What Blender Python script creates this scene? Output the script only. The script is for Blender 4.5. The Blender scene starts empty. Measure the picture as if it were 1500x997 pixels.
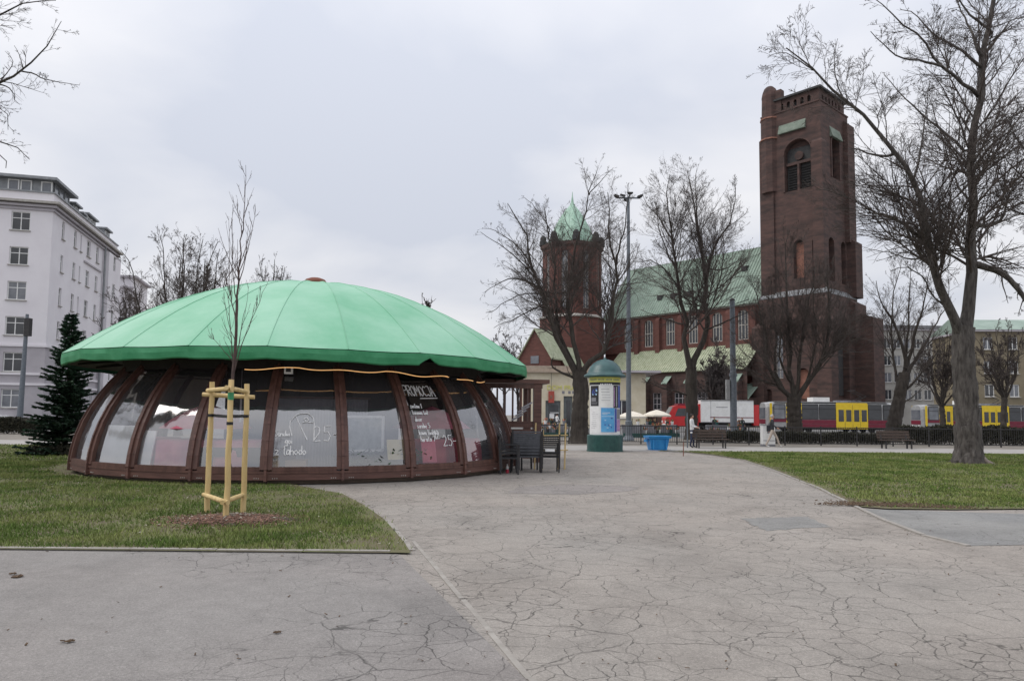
import bpy, bmesh, math, random
import numpy as np
from mathutils import Vector, Matrix, Euler
R=math.radians; PI=math.pi
SC=bpy.context.scene; COL=SC.collection
# ------------------------------------------------------------------ camera, sky, sun, exposure
F=1050.0; HZ=606.0; EYE=1.6; SHIFT=34.0; CY=498.5+SHIFT; ROLL=R(.55)   # photo pixels: focal length, horizon row, eye height, lens shift, roll
TH=math.atan((HZ-CY)/F); CT,ST=math.cos(TH),math.sin(TH)
cam=bpy.data.cameras.new('camera'); cam.sensor_width=36; cam.lens=36*F/1500; cam.clip_end=3000; cam.clip_start=.05
co=bpy.data.objects.new('camera',cam); COL.objects.link(co); co.location=(0,0,EYE); co.rotation_euler=(Matrix.Rotation(PI/2+TH,3,'X')@Matrix.Rotation(ROLL,3,'Z')).to_euler(); cam.shift_y=SHIFT/1500; SC.camera=co
W=bpy.data.worlds.new('World'); SC.world=W; W.use_nodes=True
wn=W.node_tree.nodes; wl=W.node_tree.links; wn.clear()
SUN_EL,SUN_AZ=R(50),R(262)
def wnode(t,**k):
    n=wn.new(t)
    for a,b in k.items(): setattr(n,a,b)
    return n
sky=wnode('ShaderNodeTexSky',sky_type='NISHITA',sun_disc=False); sky.sun_elevation=SUN_EL; sky.sun_rotation=SUN_AZ; sky.air_density=1.3; sky.dust_density=3
tc=wnode('ShaderNodeTexCoord'); sp=wnode('ShaderNodeSeparateXYZ'); wl.new(tc.outputs['Generated'],sp.inputs[0])
# cloud layer seen in perspective: direction divided by height
zc=wnode('ShaderNodeMath',operation='MAXIMUM'); wl.new(sp.outputs[2],zc.inputs[0]); zc.inputs[1].default_value=0.0
za=wnode('ShaderNodeMath',operation='ADD'); wl.new(zc.outputs[0],za.inputs[0]); za.inputs[1].default_value=.28
dv=wnode('ShaderNodeVectorMath',operation='DIVIDE'); wl.new(tc.outputs['Generated'],dv.inputs[0]); wl.new(za.outputs[0],dv.inputs[1])
nz=wnode('ShaderNodeTexNoise'); nz.inputs['Scale'].default_value=1.35; nz.inputs['Detail'].default_value=6; nz.inputs['Roughness'].default_value=.45; nz.inputs['Distortion'].default_value=.25
mpn=wnode('ShaderNodeMapping'); mpn.inputs['Location'].default_value=(7.3,.4,3); wl.new(dv.outputs[0],mpn.inputs[0]); wl.new(mpn.outputs[0],nz.inputs['Vector'])
cr=wnode('ShaderNodeValToRGB'); e=cr.color_ramp.elements
e[0].position=.38; e[0].color=(.79,.83,.94,1); e[1].position=.60; e[1].color=(1.08,1.08,1.12,1); wl.new(nz.outputs['Fac'],cr.inputs[0])
# CIE overcast luminance: the zenith is brighter than the horizon
zz_=wnode('ShaderNodeMath',operation='POWER'); zz_.inputs[1].default_value=1.8; wl.new(zc.outputs[0],zz_.inputs[0]); ov=wnode('ShaderNodeMapRange'); wl.new(zz_.outputs[0],ov.inputs[0]); ov.inputs[3].default_value=7.9; ov.inputs[4].default_value=15.0
cm=wnode('ShaderNodeVectorMath',operation='MULTIPLY'); wl.new(cr.outputs[0],cm.inputs[0]); wl.new(ov.outputs[0],cm.inputs[1])
mx=wnode('ShaderNodeMixRGB'); mx.inputs[0].default_value=.93; wl.new(sky.outputs[0],mx.inputs[1]); wl.new(cm.outputs[0],mx.inputs[2])
bg=wnode('ShaderNodeBackground'); bg.inputs[1].default_value=.1; wl.new(mx.outputs[0],bg.inputs[0])
wo=wnode('ShaderNodeOutputWorld'); wl.new(bg.outputs[0],wo.inputs[0])
sl=bpy.data.lights.new('sun','SUN'); sl.energy=1.3; sl.angle=R(35); sl.color=(1,.96,.9)
so=bpy.data.objects.new('sun',sl); COL.objects.link(so); so.rotation_euler=(PI/2-SUN_EL,0,PI-SUN_AZ)
SC.view_settings.view_transform='Standard'; SC.view_settings.look='None'; SC.view_settings.exposure=0; SC.view_settings.gamma=1
SC.cycles.max_bounces=6; SC.cycles.transparent_max_bounces=12; SC.cycles.sample_clamp_indirect=4
# ------------------------------------------------------------------ helpers
def unroll(px,py):
    u,v=(px-750)/F,(CY-py)/F; c,q=math.cos(ROLL),math.sin(ROLL); return u*c-v*q,u*q+v*c
def at(px,py,Y):
    """world point at depth Y seen at photo pixel px,py"""
    u,v=unroll(px,py); d=CT-v*ST
    return Vector((u*Y/d,Y,EYE+Y*(ST+v*CT)/d))
def gp(px,py):
    u,v=unroll(px,py); d=CT-v*ST; Y=-EYE*d/(ST+v*CT)
    return Vector((u*Y/d,Y,0))
CUR=[750]                                     # photo column the next heights are read at
def zat(py,Y,px=None): return at(CUR[0] if px is None else px,py,Y).z
def xat(px,Y,py=606): return at(px,py,Y).x
class MB:
    def __init__(s): s.v=[]; s.f=[]; s.m=[]
    def add(s,vs,fs,mi=0):
        o=len(s.v); s.v+=[tuple(p) for p in vs]; s.f+=[tuple(i+o for i in f) for f in fs]; s.m+=[mi]*len(fs); return s
    def box(s,c,d,rz=0,mi=0,M=None):
        x,y,z=[q/2 for q in d]
        P=[Vector(p) for p in((-x,-y,-z),(x,-y,-z),(x,y,-z),(-x,y,-z),(-x,-y,z),(x,-y,z),(x,y,z),(-x,y,z))]
        m=M if M is not None else Matrix.Rotation(rz,3,'Z')
        return s.add([m@p+Vector(c) for p in P],[(0,3,2,1),(4,5,6,7),(0,1,5,4),(1,2,6,5),(2,3,7,6),(3,0,4,7)],mi)
    def b2(s,a,b,mi=0):
        return s.box([(p+q)/2 for p,q in zip(a,b)],[abs(q-p) for p,q in zip(a,b)],mi=mi)
    def bar(s,a,b,w,h=None,mi=0):
        a=Vector(a); b=Vector(b); h=h or w; d=b-a; q=d.to_track_quat('Z','Y').to_matrix()
        return s.box((a+b)/2,(w,h,d.length),M=q,mi=mi)
    def tube(s,pts,r,n=8,mi=0,cap=True):
        pts=[Vector(p) for p in pts]; k=len(pts); r=r if isinstance(r,(list,tuple)) else [r]*k
        vs=[];fs=[]; ref=None
        for i,p in enumerate(pts):
            t=(pts[min(i+1,k-1)]-pts[max(i-1,0)]).normalized()
            if ref is None: ref=Vector((1,0,0)) if abs(t.x)<.9 else Vector((0,1,0))
            a=t.cross(ref).normalized(); b=t.cross(a); ref=-t.cross(a).cross(t)*0+ref
            for j in range(n):
                g=2*PI*j/n; vs.append(p+(a*math.cos(g)+b*math.sin(g))*r[i])
        for i in range(k-1):
            for j in range(n):
                fs.append((i*n+j,i*n+(j+1)%n,(i+1)*n+(j+1)%n,(i+1)*n+j))
        if cap: fs.append(tuple(range(n-1,-1,-1))); fs.append(tuple((k-1)*n+j for j in range(n)))
        return s.add(vs,fs,mi)
    def lathe(s,prof,n=24,c=(0,0,0),mi=0,a0=0,rot=0):
        vs=[];fs=[];k=len(prof)
        for r,z in prof:
            for j in range(n):
                g=2*PI*j/n+rot; vs.append((c[0]+r*math.cos(g),c[1]+r*math.sin(g),c[2]+z))
        for i in range(k-1):
            for j in range(n):
                fs.append((i*n+j,i*n+(j+1)%n,(i+1)*n+(j+1)%n,(i+1)*n+j))
        fs.append(tuple(range(n-1,-1,-1))); fs.append(tuple((k-1)*n+j for j in range(n)))
        return s.add(vs,fs,mi)
    def prism(s,poly,z0,z1,mi=0):
        n=len(poly); vs=[(p[0],p[1],z0) for p in poly]+[(p[0],p[1],z1) for p in poly]
        return s.add(vs,[tuple(range(n-1,-1,-1)),tuple(range(n,2*n))]+[(i,(i+1)%n,(i+1)%n+n,i+n) for i in range(n)],mi)
    def extr(s,poly,o,ax,ay,az,mi=0):
        """polygon in the plane o+ax,ay pushed along az"""
        o,ax,ay,az=map(Vector,(o,ax,ay,az)); n=len(poly)
        a=[o+ax*p[0]+ay*p[1] for p in poly]; b=[p+az for p in a]
        return s.add(a+b,[tuple(range(n)),tuple(range(2*n-1,n-1,-1))]+[(i,i+n,(i+1)%n+n,(i+1)%n) for i in range(n)],mi)
    def wall(s,P,X,N,Wd,H,holes=(),depth=.25,mi=0):
        """wall sheet with real openings (rect or arched) and their reveals"""
        P,X,N=Vector(P),Vector(X),Vector(N); Z=Vector((0,0,1))
        xs=sorted({0,Wd,*[h[0] for h in holes],*[h[2] for h in holes]}); zs=sorted({0,H,*[h[1] for h in holes],*[h[3] for h in holes]})
        pt=lambda x,z,d=0:P+X*x+Z*z-N*d
        for i in range(len(xs)-1):
            for j in range(len(zs)-1):
                cx,cz=(xs[i]+xs[i+1])/2,(zs[j]+zs[j+1])/2
                if any(h[0]<cx<h[2] and h[1]<cz<h[3] for h in holes): continue
                s.add([pt(xs[i],zs[j]),pt(xs[i+1],zs[j]),pt(xs[i+1],zs[j+1]),pt(xs[i],zs[j+1])],[(0,1,2,3)],mi)
        for h in holes:
            x0,z0,x1,z1=h[:4]; arch=len(h)>4 and h[4]
            if arch:
                r=(x1-x0)/2; cx=(x0+x1)/2; k=arch if arch!=True else 1.0; zz=z1-r*k
                arc=[(cx+r*math.cos(t),zz+r*k*math.sin(t)) for t in [PI*q/12 for q in range(13)]]
                for q in range(12):
                    cnr=(x1,z1) if q<6 else (x0,z1)
                    s.add([pt(*arc[q]),pt(*cnr),pt(*arc[q+1])],[(0,1,2)],mi)
                s.add([pt(x1,z1),pt(x0,z1),pt(*arc[6])],[(0,1,2)],mi)
                out=[(x0,z0),(x1,z0)]+arc
            else: out=[(x0,z0),(x1,z0),(x1,z1),(x0,z1)]
            for q in range(len(out)):
                a,b=out[q],out[(q+1)%len(out)]
                s.add([pt(*a),pt(*b),pt(*b,depth),pt(*a,depth)],[(0,3,2,1)],mi)
        return s
    def mesh(s,name,mats,smooth=False):
        me=bpy.data.meshes.new(name); me.from_pydata(s.v,[],s.f)
        for m in (mats if isinstance(mats,(list,tuple)) else [mats]): me.materials.append(m)
        if any(s.m): me.polygons.foreach_set('material_index',s.m)
        if smooth: me.polygons.foreach_set('use_smooth',[True]*len(s.f))
        me.update(); return me
    def build(s,name,mats,parent=None,loc=(0,0,0),rz=0,smooth=False):
        return put(name,s.mesh(name,mats,smooth),parent,loc,rz)
def put(name,me,parent=None,loc=(0,0,0),rz=0):
    o=bpy.data.objects.new(name,me); COL.objects.link(o); o.location=loc; o.rotation_euler=(0,0,rz)
    if parent: o.parent=parent
    return o
def tag(o,label=None,cat=None,group=None,kind=None):
    for k,v in(('label',label),('category',cat),('group',group),('kind',kind)):
        if v: o[k]=v
    return o
def thing(name,label,cat,loc=(0,0,0),rz=0,group=None):
    o=bpy.data.objects.new(name,None); COL.objects.link(o); o.location=loc; o.rotation_euler=(0,0,rz); o.empty_display_size=.3
    return tag(o,label,cat,group)
def kids(o): return [c for c in list(COL.objects) if c.parent==o]
def copy_tree(o,parent=None):
    c=o.copy(); COL.objects.link(c)
    if parent: c.parent=parent
    for ch in kids(o): copy_tree(ch,c)
    return c
def npmesh(name,V,Fq,mat,smooth=False):
    """mesh from numpy arrays, all faces the same size"""
    me=bpy.data.meshes.new(name); V=np.asarray(V,np.float32); Fq=np.asarray(Fq,np.int32); k=Fq.shape[1]
    me.vertices.add(len(V)); me.vertices.foreach_set('co',V.ravel()); me.loops.add(Fq.size); me.loops.foreach_set('vertex_index',Fq.ravel())
    me.polygons.add(len(Fq)); me.polygons.foreach_set('loop_start',np.arange(0,Fq.size,k,dtype=np.int32))
    if smooth: me.polygons.foreach_set('use_smooth',np.ones(len(Fq),bool))
    me.materials.append(mat); me.update(calc_edges=True); return me
# ------------------------------------------------------------------ materials
def mat(name,col,rough=.8,col2=None,scale=3.0,det=6,bump=0,bscale=40,metal=0,stretch=(1,1,1),spec=.5,lo=.35,hi=.65,island=0,emit=0):
    m=bpy.data.materials.new(name); m.use_nodes=True; n=m.node_tree.nodes; l=m.node_tree.links; b=n['Principled BSDF']
    b.inputs['Roughness'].default_value=rough; b.inputs['Metallic'].default_value=metal; b.inputs['Specular IOR Level'].default_value=spec
    tcn=n.new('ShaderNodeTexCoord'); mp=n.new('ShaderNodeMapping'); mp.inputs['Scale'].default_value=stretch; l.new(tcn.outputs['Object'],mp.inputs[0])
    if col2:
        t=n.new('ShaderNodeTexNoise'); t.inputs['Scale'].default_value=scale; t.inputs['Detail'].default_value=det; t.inputs['Roughness'].default_value=.62; l.new(mp.outputs[0],t.inputs['Vector'])
        c=n.new('ShaderNodeValToRGB'); c.color_ramp.elements[0].position=lo; c.color_ramp.elements[1].position=hi
        c.color_ramp.elements[0].color=(*col,1); c.color_ramp.elements[1].color=(*col2,1); l.new(t.outputs['Fac'],c.inputs[0]); out=c.outputs[0]
        if island:
            g=n.new('ShaderNodeNewGeometry'); h=n.new('ShaderNodeMapRange'); h.inputs[3].default_value=1-island; h.inputs[4].default_value=1+island; l.new(g.outputs['Random Per Island'],h.inputs[0])
            mm=n.new('ShaderNodeVectorMath'); mm.operation='MULTIPLY'; l.new(out,mm.inputs[0]); l.new(h.outputs[0],mm.inputs[1]); out=mm.outputs[0]
        l.new(out,b.inputs['Base Color'])
        if emit: l.new(out,b.inputs['Emission Color'])
    else: b.inputs['Base Color'].default_value=(*col,1); b.inputs['Emission Color'].default_value=(*col,1)
    if emit: b.inputs['Emission Strength'].default_value=emit
    if bump:
        t=n.new('ShaderNodeTexNoise'); t.inputs['Scale'].default_value=bscale; t.inputs['Detail'].default_value=5; l.new(mp.outputs[0],t.inputs['Vector'])
        bb=n.new('ShaderNodeBump'); bb.inputs['Strength'].default_value=min(bump,1); bb.inputs['Distance'].default_value=.02*max(1,bump*2-1); l.new(t.outputs['Fac'],bb.inputs['Height']); l.new(bb.outputs[0],b.inputs['Normal'])
    return m
def asphalt(name,c1,c2,tint,crack=1.0,seed=0.0,xm=None):
    m=bpy.data.materials.new(name); m.use_nodes=True; n=m.node_tree.nodes; l=m.node_tree.links; b=n['Principled BSDF']; b.inputs['Roughness'].default_value=.9; b.inputs['Specular IOR Level'].default_value=.3
    tcn=n.new('ShaderNodeTexCoord'); mp=n.new('ShaderNodeMapping'); mp.inputs['Location'].default_value=(seed,seed*.7,0); l.new(tcn.outputs['Object'],mp.inputs[0]); V=mp.outputs[0]
    def noise(sc,det=4,ro=.6,vec=V,dist=0):
        t=n.new('ShaderNodeTexNoise'); t.inputs['Scale'].default_value=sc; t.inputs['Detail'].default_value=det; t.inputs['Roughness'].default_value=ro; t.inputs['Distortion'].default_value=dist; l.new(vec,t.inputs['Vector']); return t
    def ramp(src,stops):
        c=n.new('ShaderNodeValToRGB'); el=c.color_ramp.elements
        while len(el)<len(stops): el.new(.5)
        for q,(p,k) in zip(el,stops): q.position=p; q.color=(*k,1) if isinstance(k,tuple) else (k,k,k,1)
        l.new(src,c.inputs[0]); return c.outputs[0]
    def mul(a,b_,f=1.0):
        x=n.new('ShaderNodeMixRGB'); x.blend_type='MULTIPLY'; x.inputs[0].default_value=f; l.new(a,x.inputs[1]); l.new(b_,x.inputs[2]); return x.outputs[0]
    def mix(a,b_,f):
        x=n.new('ShaderNodeMixRGB'); l.new(f,x.inputs[0]); l.new(a,x.inputs[1]); l.new(b_,x.inputs[2]); return x.outputs[0]
    base=ramp(noise(.35,5).outputs['Fac'],[(.3,c1),(.7,c2)])
    base=mix(base,ramp(noise(1.0).outputs['Fac'],[(0,tint),(1,tint)]),ramp(noise(.16,3).outputs['Fac'],[(.42,0.0),(.66,.75)]))
    base=mul(base,ramp(noise(.8,8,.62,dist=.6).outputs['Fac'],[(.34,.84),(.5,1.0),(.62,1.05)]))
    base=mul(base,ramp(noise(5,6,.7).outputs['Fac'],[(.3,.90),(.7,1.07)]))
    base=mul(base,ramp(noise(60,3,.8).outputs['Fac'],[(.3,.72),(.55,1.0),(.72,1.25)]))
    base=mul(base,ramp(noise(190,2,.8).outputs['Fac'],[(.3,.7),(.7,1.25)]))
    # alligator cracks: warped cells, thinned out by a patch mask
    w=noise(1.7,4,.6); sub=n.new('ShaderNodeVectorMath'); sub.operation='SUBTRACT'; sub.inputs[1].default_value=(.5,.5,.5); l.new(w.outputs['Color'],sub.inputs[0])
    sc=n.new('ShaderNodeVectorMath'); sc.operation='SCALE'; sc.inputs['Scale'].default_value=.26; l.new(sub.outputs[0],sc.inputs[0])
    ad=n.new('ShaderNodeVectorMath'); l.new(V,ad.inputs[0]); l.new(sc.outputs[0],ad.inputs[1])
    cr_=None
    for s_,wd,mk,th in((2.0,.012,.45,.35),(4.0,.016,.6,.40),(.7,.006,.3,.42)):
        vo=n.new('ShaderNodeTexVoronoi'); vo.feature='DISTANCE_TO_EDGE'; vo.inputs['Scale'].default_value=s_; l.new(ad.outputs[0],vo.inputs['Vector'])
        c=ramp(vo.outputs['Distance'],[(0,1.0),(wd*.35,.9),(wd,0.0)])
        k=ramp(noise(mk,3,.6,dist=.4).outputs['Fac'],[(th,0.0),(th+.12,1.0)]); k2=ramp(noise(3.1+s_,3,.6).outputs['Fac'],[(.36,0.45),(.52,1.0)])
        c=mul(mul(c,k),k2)
        if cr_ is None: cr_=c
        else:
            x=n.new('ShaderNodeMixRGB'); x.blend_type='LIGHTEN'; x.inputs[0].default_value=1; l.new(cr_,x.inputs[1]); l.new(c,x.inputs[2]); cr_=x.outputs[0]
    if xm:                                        # wear grows towards the junction with the main path
        sx=n.new('ShaderNodeSeparateXYZ'); l.new(tcn.outputs['Object'],sx.inputs[0]); q=n.new('ShaderNodeMapRange'); q.interpolation_type='SMOOTHSTEP'; q.inputs[1].default_value=xm[0]; q.inputs[2].default_value=xm[1]; q.inputs[3].default_value=.12; l.new(sx.outputs[0],q.inputs[0])
        x=n.new('ShaderNodeMath'); x.operation='ADD'; x.use_clamp=True; l.new(q.outputs[0],x.inputs[0]); l.new(ramp(noise(.45,2).outputs['Fac'],[(.56,0.0),(.64,.8)]),x.inputs[1]); cr_=mul(cr_,x.outputs[0])
    dk=ramp(cr_,[(0,1.0),(1,1-.66*crack)])
    base=mul(base,dk); l.new(base,b.inputs['Base Color'])
    h=n.new('ShaderNodeMath'); h.operation='MULTIPLY_ADD'; h.inputs[1].default_value=-.6*crack; l.new(cr_,h.inputs[0]); l.new(noise(150,3,.7).outputs['Fac'],h.inputs[2])
    bb=n.new('ShaderNodeBump'); bb.inputs['Strength'].default_value=.55; bb.inputs['Distance'].default_value=.012; l.new(h.outputs[0],bb.inputs['Height']); l.new(bb.outputs[0],b.inputs['Normal'])
    return m
def glassy(name,refl,tint,haze=0.0,wav=.0):
    m=bpy.data.materials.new(name); m.use_nodes=True; n=m.node_tree.nodes; l=m.node_tree.links; n.clear()
    t=n.new('ShaderNodeBsdfTransparent'); t.inputs[0].default_value=(*tint,1); g=n.new('ShaderNodeBsdfGlossy'); g.inputs[1].default_value=.02 if not haze else .06
    f=n.new('ShaderNodeFresnel'); f.inputs[0].default_value=1.5; a=n.new('ShaderNodeMath'); a.operation='ADD'; a.use_clamp=True; a.inputs[1].default_value=refl; l.new(f.outputs[0],a.inputs[0])
    mx_=n.new('ShaderNodeMixShader'); l.new(a.outputs[0],mx_.inputs[0]); l.new(t.outputs[0],mx_.inputs[1]); l.new(g.outputs[0],mx_.inputs[2])
    if wav:
        tcn=n.new('ShaderNodeTexCoord'); mp=n.new('ShaderNodeMapping'); mp.inputs['Scale'].default_value=(1,1,.6); l.new(tcn.outputs['Object'],mp.inputs[0])
        q=n.new('ShaderNodeTexNoise'); q.inputs['Scale'].default_value=1.1; q.inputs['Detail'].default_value=2; l.new(mp.outputs[0],q.inputs['Vector']); bb=n.new('ShaderNodeBump'); bb.inputs['Strength'].default_value=wav; bb.inputs['Distance'].default_value=.2
        l.new(q.outputs['Fac'],bb.inputs['Height']); l.new(bb.outputs[0],g.inputs['Normal'])
    o=n.new('ShaderNodeOutputMaterial')
    if haze:
        d=n.new('ShaderNodeBsdfDiffuse'); d.inputs[0].default_value=(.55,.55,.6,1); m2=n.new('ShaderNodeMixShader'); m2.inputs[0].default_value=haze; l.new(mx_.outputs[0],m2.inputs[1]); l.new(d.outputs[0],m2.inputs[2]); l.new(m2.outputs[0],o.inputs[0])
    else: l.new(mx_.outputs[0],o.inputs[0])
    return m
M={}
M['asphalt']=asphalt('asphalt',(.315,.283,.252),(.365,.33,.295),(.298,.282,.26),1.0,0)
M['asphalt_l']=asphalt('asphalt_mauve',(.27,.247,.232),(.31,.283,.265),(.268,.255,.243),1.0,37.3,(-2.6,-1.0))
M['asphalt_r']=asphalt('asphalt_blue',(.245,.24,.23),(.29,.285,.272),(.235,.238,.24),.6,71.0)
M['street']=mat('street',(.12,.12,.12),.9,(.17,.165,.16),.4)
M['plaza']=mat('plaza',(.16,.14,.12),.95,(.24,.22,.19),.5)
M['farpath']=mat('far_path',(.30,.285,.265),.9,(.37,.35,.33),1.5,bump=.2)
M['kerb']=mat('concrete',(.26,.24,.215),.9,(.345,.32,.29),6,bump=.4)
M['soil']=mat('lawn_soil',(.12,.10,.06),.95,(.12,.13,.045),1.6,bump=.6,bscale=30,lo=.38,hi=.62)
M['grass']=mat('grass',(.10,.155,.034),.75,(.20,.23,.075),.9,island=.45,spec=.2,lo=.42,hi=.58)
M['drygrass']=mat('dry_grass',(.27,.24,.12),.8,(.34,.30,.17),3,island=.3,spec=.2)
M['mulch']=mat('mulch',(.09,.045,.03),.9,(.24,.14,.10),14,island=.55)
M['leafd']=mat('dead_leaf',(.07,.045,.03),.9,(.14,.09,.05),20)
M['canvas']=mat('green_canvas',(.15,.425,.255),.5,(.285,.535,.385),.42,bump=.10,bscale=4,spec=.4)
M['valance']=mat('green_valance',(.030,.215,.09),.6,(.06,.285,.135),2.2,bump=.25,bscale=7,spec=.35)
M['wood']=mat('brown_wood',(.075,.033,.025),.5,(.135,.064,.048),9,stretch=(1,1,.2),bump=.2,bscale=60)
M['wood2']=mat('brown_board',(.080,.036,.028),.55,(.145,.068,.052),5,stretch=(.3,.3,3),bump=.2,bscale=60)
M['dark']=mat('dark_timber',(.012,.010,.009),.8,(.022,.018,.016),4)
M['floor']=mat('cafe_floor',(.10,.07,.05),.6,(.15,.11,.08),3)
M['film']=glassy('window_film',.27,(1,1,1),.055,.12)
M['film2']=glassy('window_film_clear',.07,(.92,.92,.93),.015,.10)
M['glass']=mat('dark_glass',(.02,.023,.027),.08,(.05,.053,.06),.6,spec=.7)
M['glassp']=mat('pale_glass',(.10,.11,.13),.12,(.24,.25,.27),.5,spec=.7)
M['pink']=mat('pink_cloth',(.60,.13,.19),.9,(.74,.22,.29),2.5)
M['red']=mat('red_cloth',(.38,.03,.06),.9,(.5,.06,.09),2.5)
M['white']=mat('white_paint',(.70,.70,.68),.6,(.80,.80,.79),3)
M['chalk']=mat('chalk_marker',(.85,.85,.85),.8)
M['paper']=mat('white_paper',(.70,.70,.70),.8,(.8,.8,.8),4)
M['board']=mat('white_board',(.84,.84,.83),.7,(.90,.90,.89),3)
M['yellowp']=mat('yellow_paper',(.62,.52,.25),.8,(.70,.62,.36),4)
M['corr']=mat('corrugated_grey',(.30,.30,.33),.6,(.40,.40,.43),3)
M['sofa']=mat('dark_sofa',(.02,.022,.03),.8,(.035,.036,.045),4)
M['leaf']=mat('green_leaf',(.03,.08,.035),.6,(.07,.15,.07),5,island=.4)
M['needle']=mat('spruce_needle',(.012,.030,.018),.7,(.032,.062,.034),1.3,island=.5,spec=.25)
M['bark']=mat('bark',(.030,.024,.020),.95,(.062,.052,.043),7,stretch=(1,1,.22),bump=1.6,bscale=14)
M['bark_old']=mat('old_bark',(.040,.034,.031),.95,(.125,.112,.102),9,stretch=(1,1,.2),bump=2.5,bscale=11)
M['bark_pale']=mat('bare_wood',(.13,.11,.095),.95,(.34,.29,.25),5,bump=.5)
M['twig']=mat('twig',(.055,.043,.039),.95,(.098,.080,.072),3)
M['twig_red']=mat('sapling_bark',(.055,.036,.033),.9,(.10,.066,.058),8)
M['twig_far']=mat('far_twig',(.06,.05,.05),.95,(.10,.085,.08),2)
M['stake']=mat('pine_stake',(.50,.36,.15),.7,(.66,.50,.25),7,stretch=(1,1,.15),bump=.3,bscale=50)
M['strap']=mat('black_strap',(.012,.012,.013),.6)
M['brick']=mat('red_brick',(.10,.043,.035),.9,(.15,.062,.050),1.4,det=9,stretch=(.6,.6,2.2),bump=.8,bscale=14)
M['brickd']=mat('dark_brick',(.046,.031,.028),.9,(.105,.060,.051),.8,det=9,stretch=(.6,.6,2.2),bump=.8,bscale=14)
M['brickp']=mat('pale_brick',(.22,.10,.07),.9,(.30,.15,.11),2)
M['stone']=mat('pale_stone',(.32,.30,.27),.85,(.44,.42,.39),3)
M['copper']=mat('green_copper',(.19,.255,.205),.8,(.30,.375,.315),.5,det=8,stretch=(1,1,1),lo=.3,hi=.7)
M['copper2']=mat('yellow_copper',(.27,.31,.20),.8,(.46,.48,.35),1.4,det=8,lo=.3,hi=.7)
M['copperd']=mat('dull_copper',(.13,.165,.13),.8,(.21,.25,.205),1.0)
M['mint']=mat('mint_copper',(.27,.43,.33),.7,(.40,.56,.46),1.2)
M['slate']=mat('dark_louvre',(.030,.030,.032),.8,(.05,.05,.05),3)
M['cream']=mat('cream_render',(.60,.53,.38),.9,(.70,.64,.50),.9)
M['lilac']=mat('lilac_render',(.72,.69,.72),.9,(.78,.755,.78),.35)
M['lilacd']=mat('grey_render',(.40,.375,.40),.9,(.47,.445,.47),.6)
M['zinc']=mat('zinc',(.20,.21,.22),.5,(.28,.29,.30),2,metal=.3)
M['ochre']=mat('ochre_render',(.19,.16,.105),.9,(.25,.21,.145),.4)
M['greyb']=mat('greyish_render',(.36,.35,.32),.9,(.46,.45,.42),.5)
M['roofg']=mat('green_roof',(.23,.30,.255),.8,(.31,.39,.335),.7)
M['pole']=mat('pole_paint',(.12,.14,.165),.55,(.17,.19,.215),6,metal=.2)
M['colgreen']=mat('column_green',(.012,.055,.052),.45,(.022,.085,.075),6,bump=.1)
M['colteal']=mat('column_teal',(.013,.062,.066),.35,(.024,.092,.092),4,bump=.05,spec=.6)
M['black']=mat('black_print',(.015,.015,.018),.6,(.03,.03,.035),8)
M['yellow']=mat('yellow_band',(.62,.60,.12),.6,(.72,.70,.22),5)
M['bluep']=mat('blue_print',(.06,.27,.58),.5,(.14,.45,.75),2.2,lo=.3,hi=.7)
M['blued']=mat('blue_dark',(.03,.06,.28),.6,(.06,.10,.38),7)
M['bluel']=mat('blue_pale',(.35,.55,.75),.6)
M['purple']=mat('purple_print',(.35,.18,.38),.6,(.48,.3,.5),8)
M['greyt']=mat('grey_print',(.22,.22,.24),.7)
M['tub']=mat('blue_plastic',(.015,.20,.52),.4,(.03,.27,.60),4)
M['tramy']=mat('tram_yellow',(.72,.50,.015),.35,(.80,.58,.03),3)
M['tramr']=mat('tram_wine',(.15,.008,.026),.4,(.19,.014,.036),3)
M['tramg']=mat('tram_grey',(.27,.275,.28),.45,(.37,.37,.37),3)
M['carw']=mat('white_car_paint',(.68,.68,.69),.25,(.74,.74,.75),2,spec=.6)
M['vanred']=mat('red_truck_paint',(.45,.015,.02),.3,(.55,.03,.03),2,spec=.6)
M['tyre']=mat('tyre',(.015,.015,.015),.9)
M['rattan']=mat('black_chair',(.010,.010,.011),.6,(.028,.028,.032),20,bump=.3)
M['bluish']=mat('grey_slat',(.055,.06,.07),.6,(.10,.105,.12),10)
M['benchw']=mat('bench_slat',(.050,.033,.026),.8,(.085,.060,.048),10)
M['iron']=mat('iron',(.022,.022,.024),.7,(.045,.042,.042),12)
M['hedge']=mat('hedge_twig',(.018,.020,.012),.9,(.045,.042,.026),3,island=.5)
M['skin']=mat('skin',(.48,.28,.20),.6)
M['hairg']=mat('grey_hair',(.35,.33,.31),.8,(.45,.43,.41),20)
M['haird']=mat('dark_hair',(.02,.014,.011),.7)
M['shirtw']=mat('white_shirt',(.62,.62,.62),.9,(.72,.72,.72),9)
M['jeans']=mat('navy_cloth',(.02,.028,.06),.9,(.035,.045,.085),9)
M['jacket']=mat('dark_jacket',(.020,.022,.026),.85,(.04,.042,.05),9)
M['beige']=mat('beige_cloth',(.40,.33,.27),.9,(.48,.41,.35),9)
M['rope']=mat('rope_light',(1.0,.55,.22),.5,emit=.6)
M['lampw']=mat('white_plastic',(.75,.75,.75),.4)
M['canvasw']=mat('cream_parasol',(.66,.60,.50),.85,(.74,.69,.60),2)
M['flower']=mat('cut_flower',(.50,.30,.10),.7,(.55,.10,.15),30,island=.6)
M['rust']=mat('rust_brown',(.16,.05,.03),.8,(.22,.08,.05),6)
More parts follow.
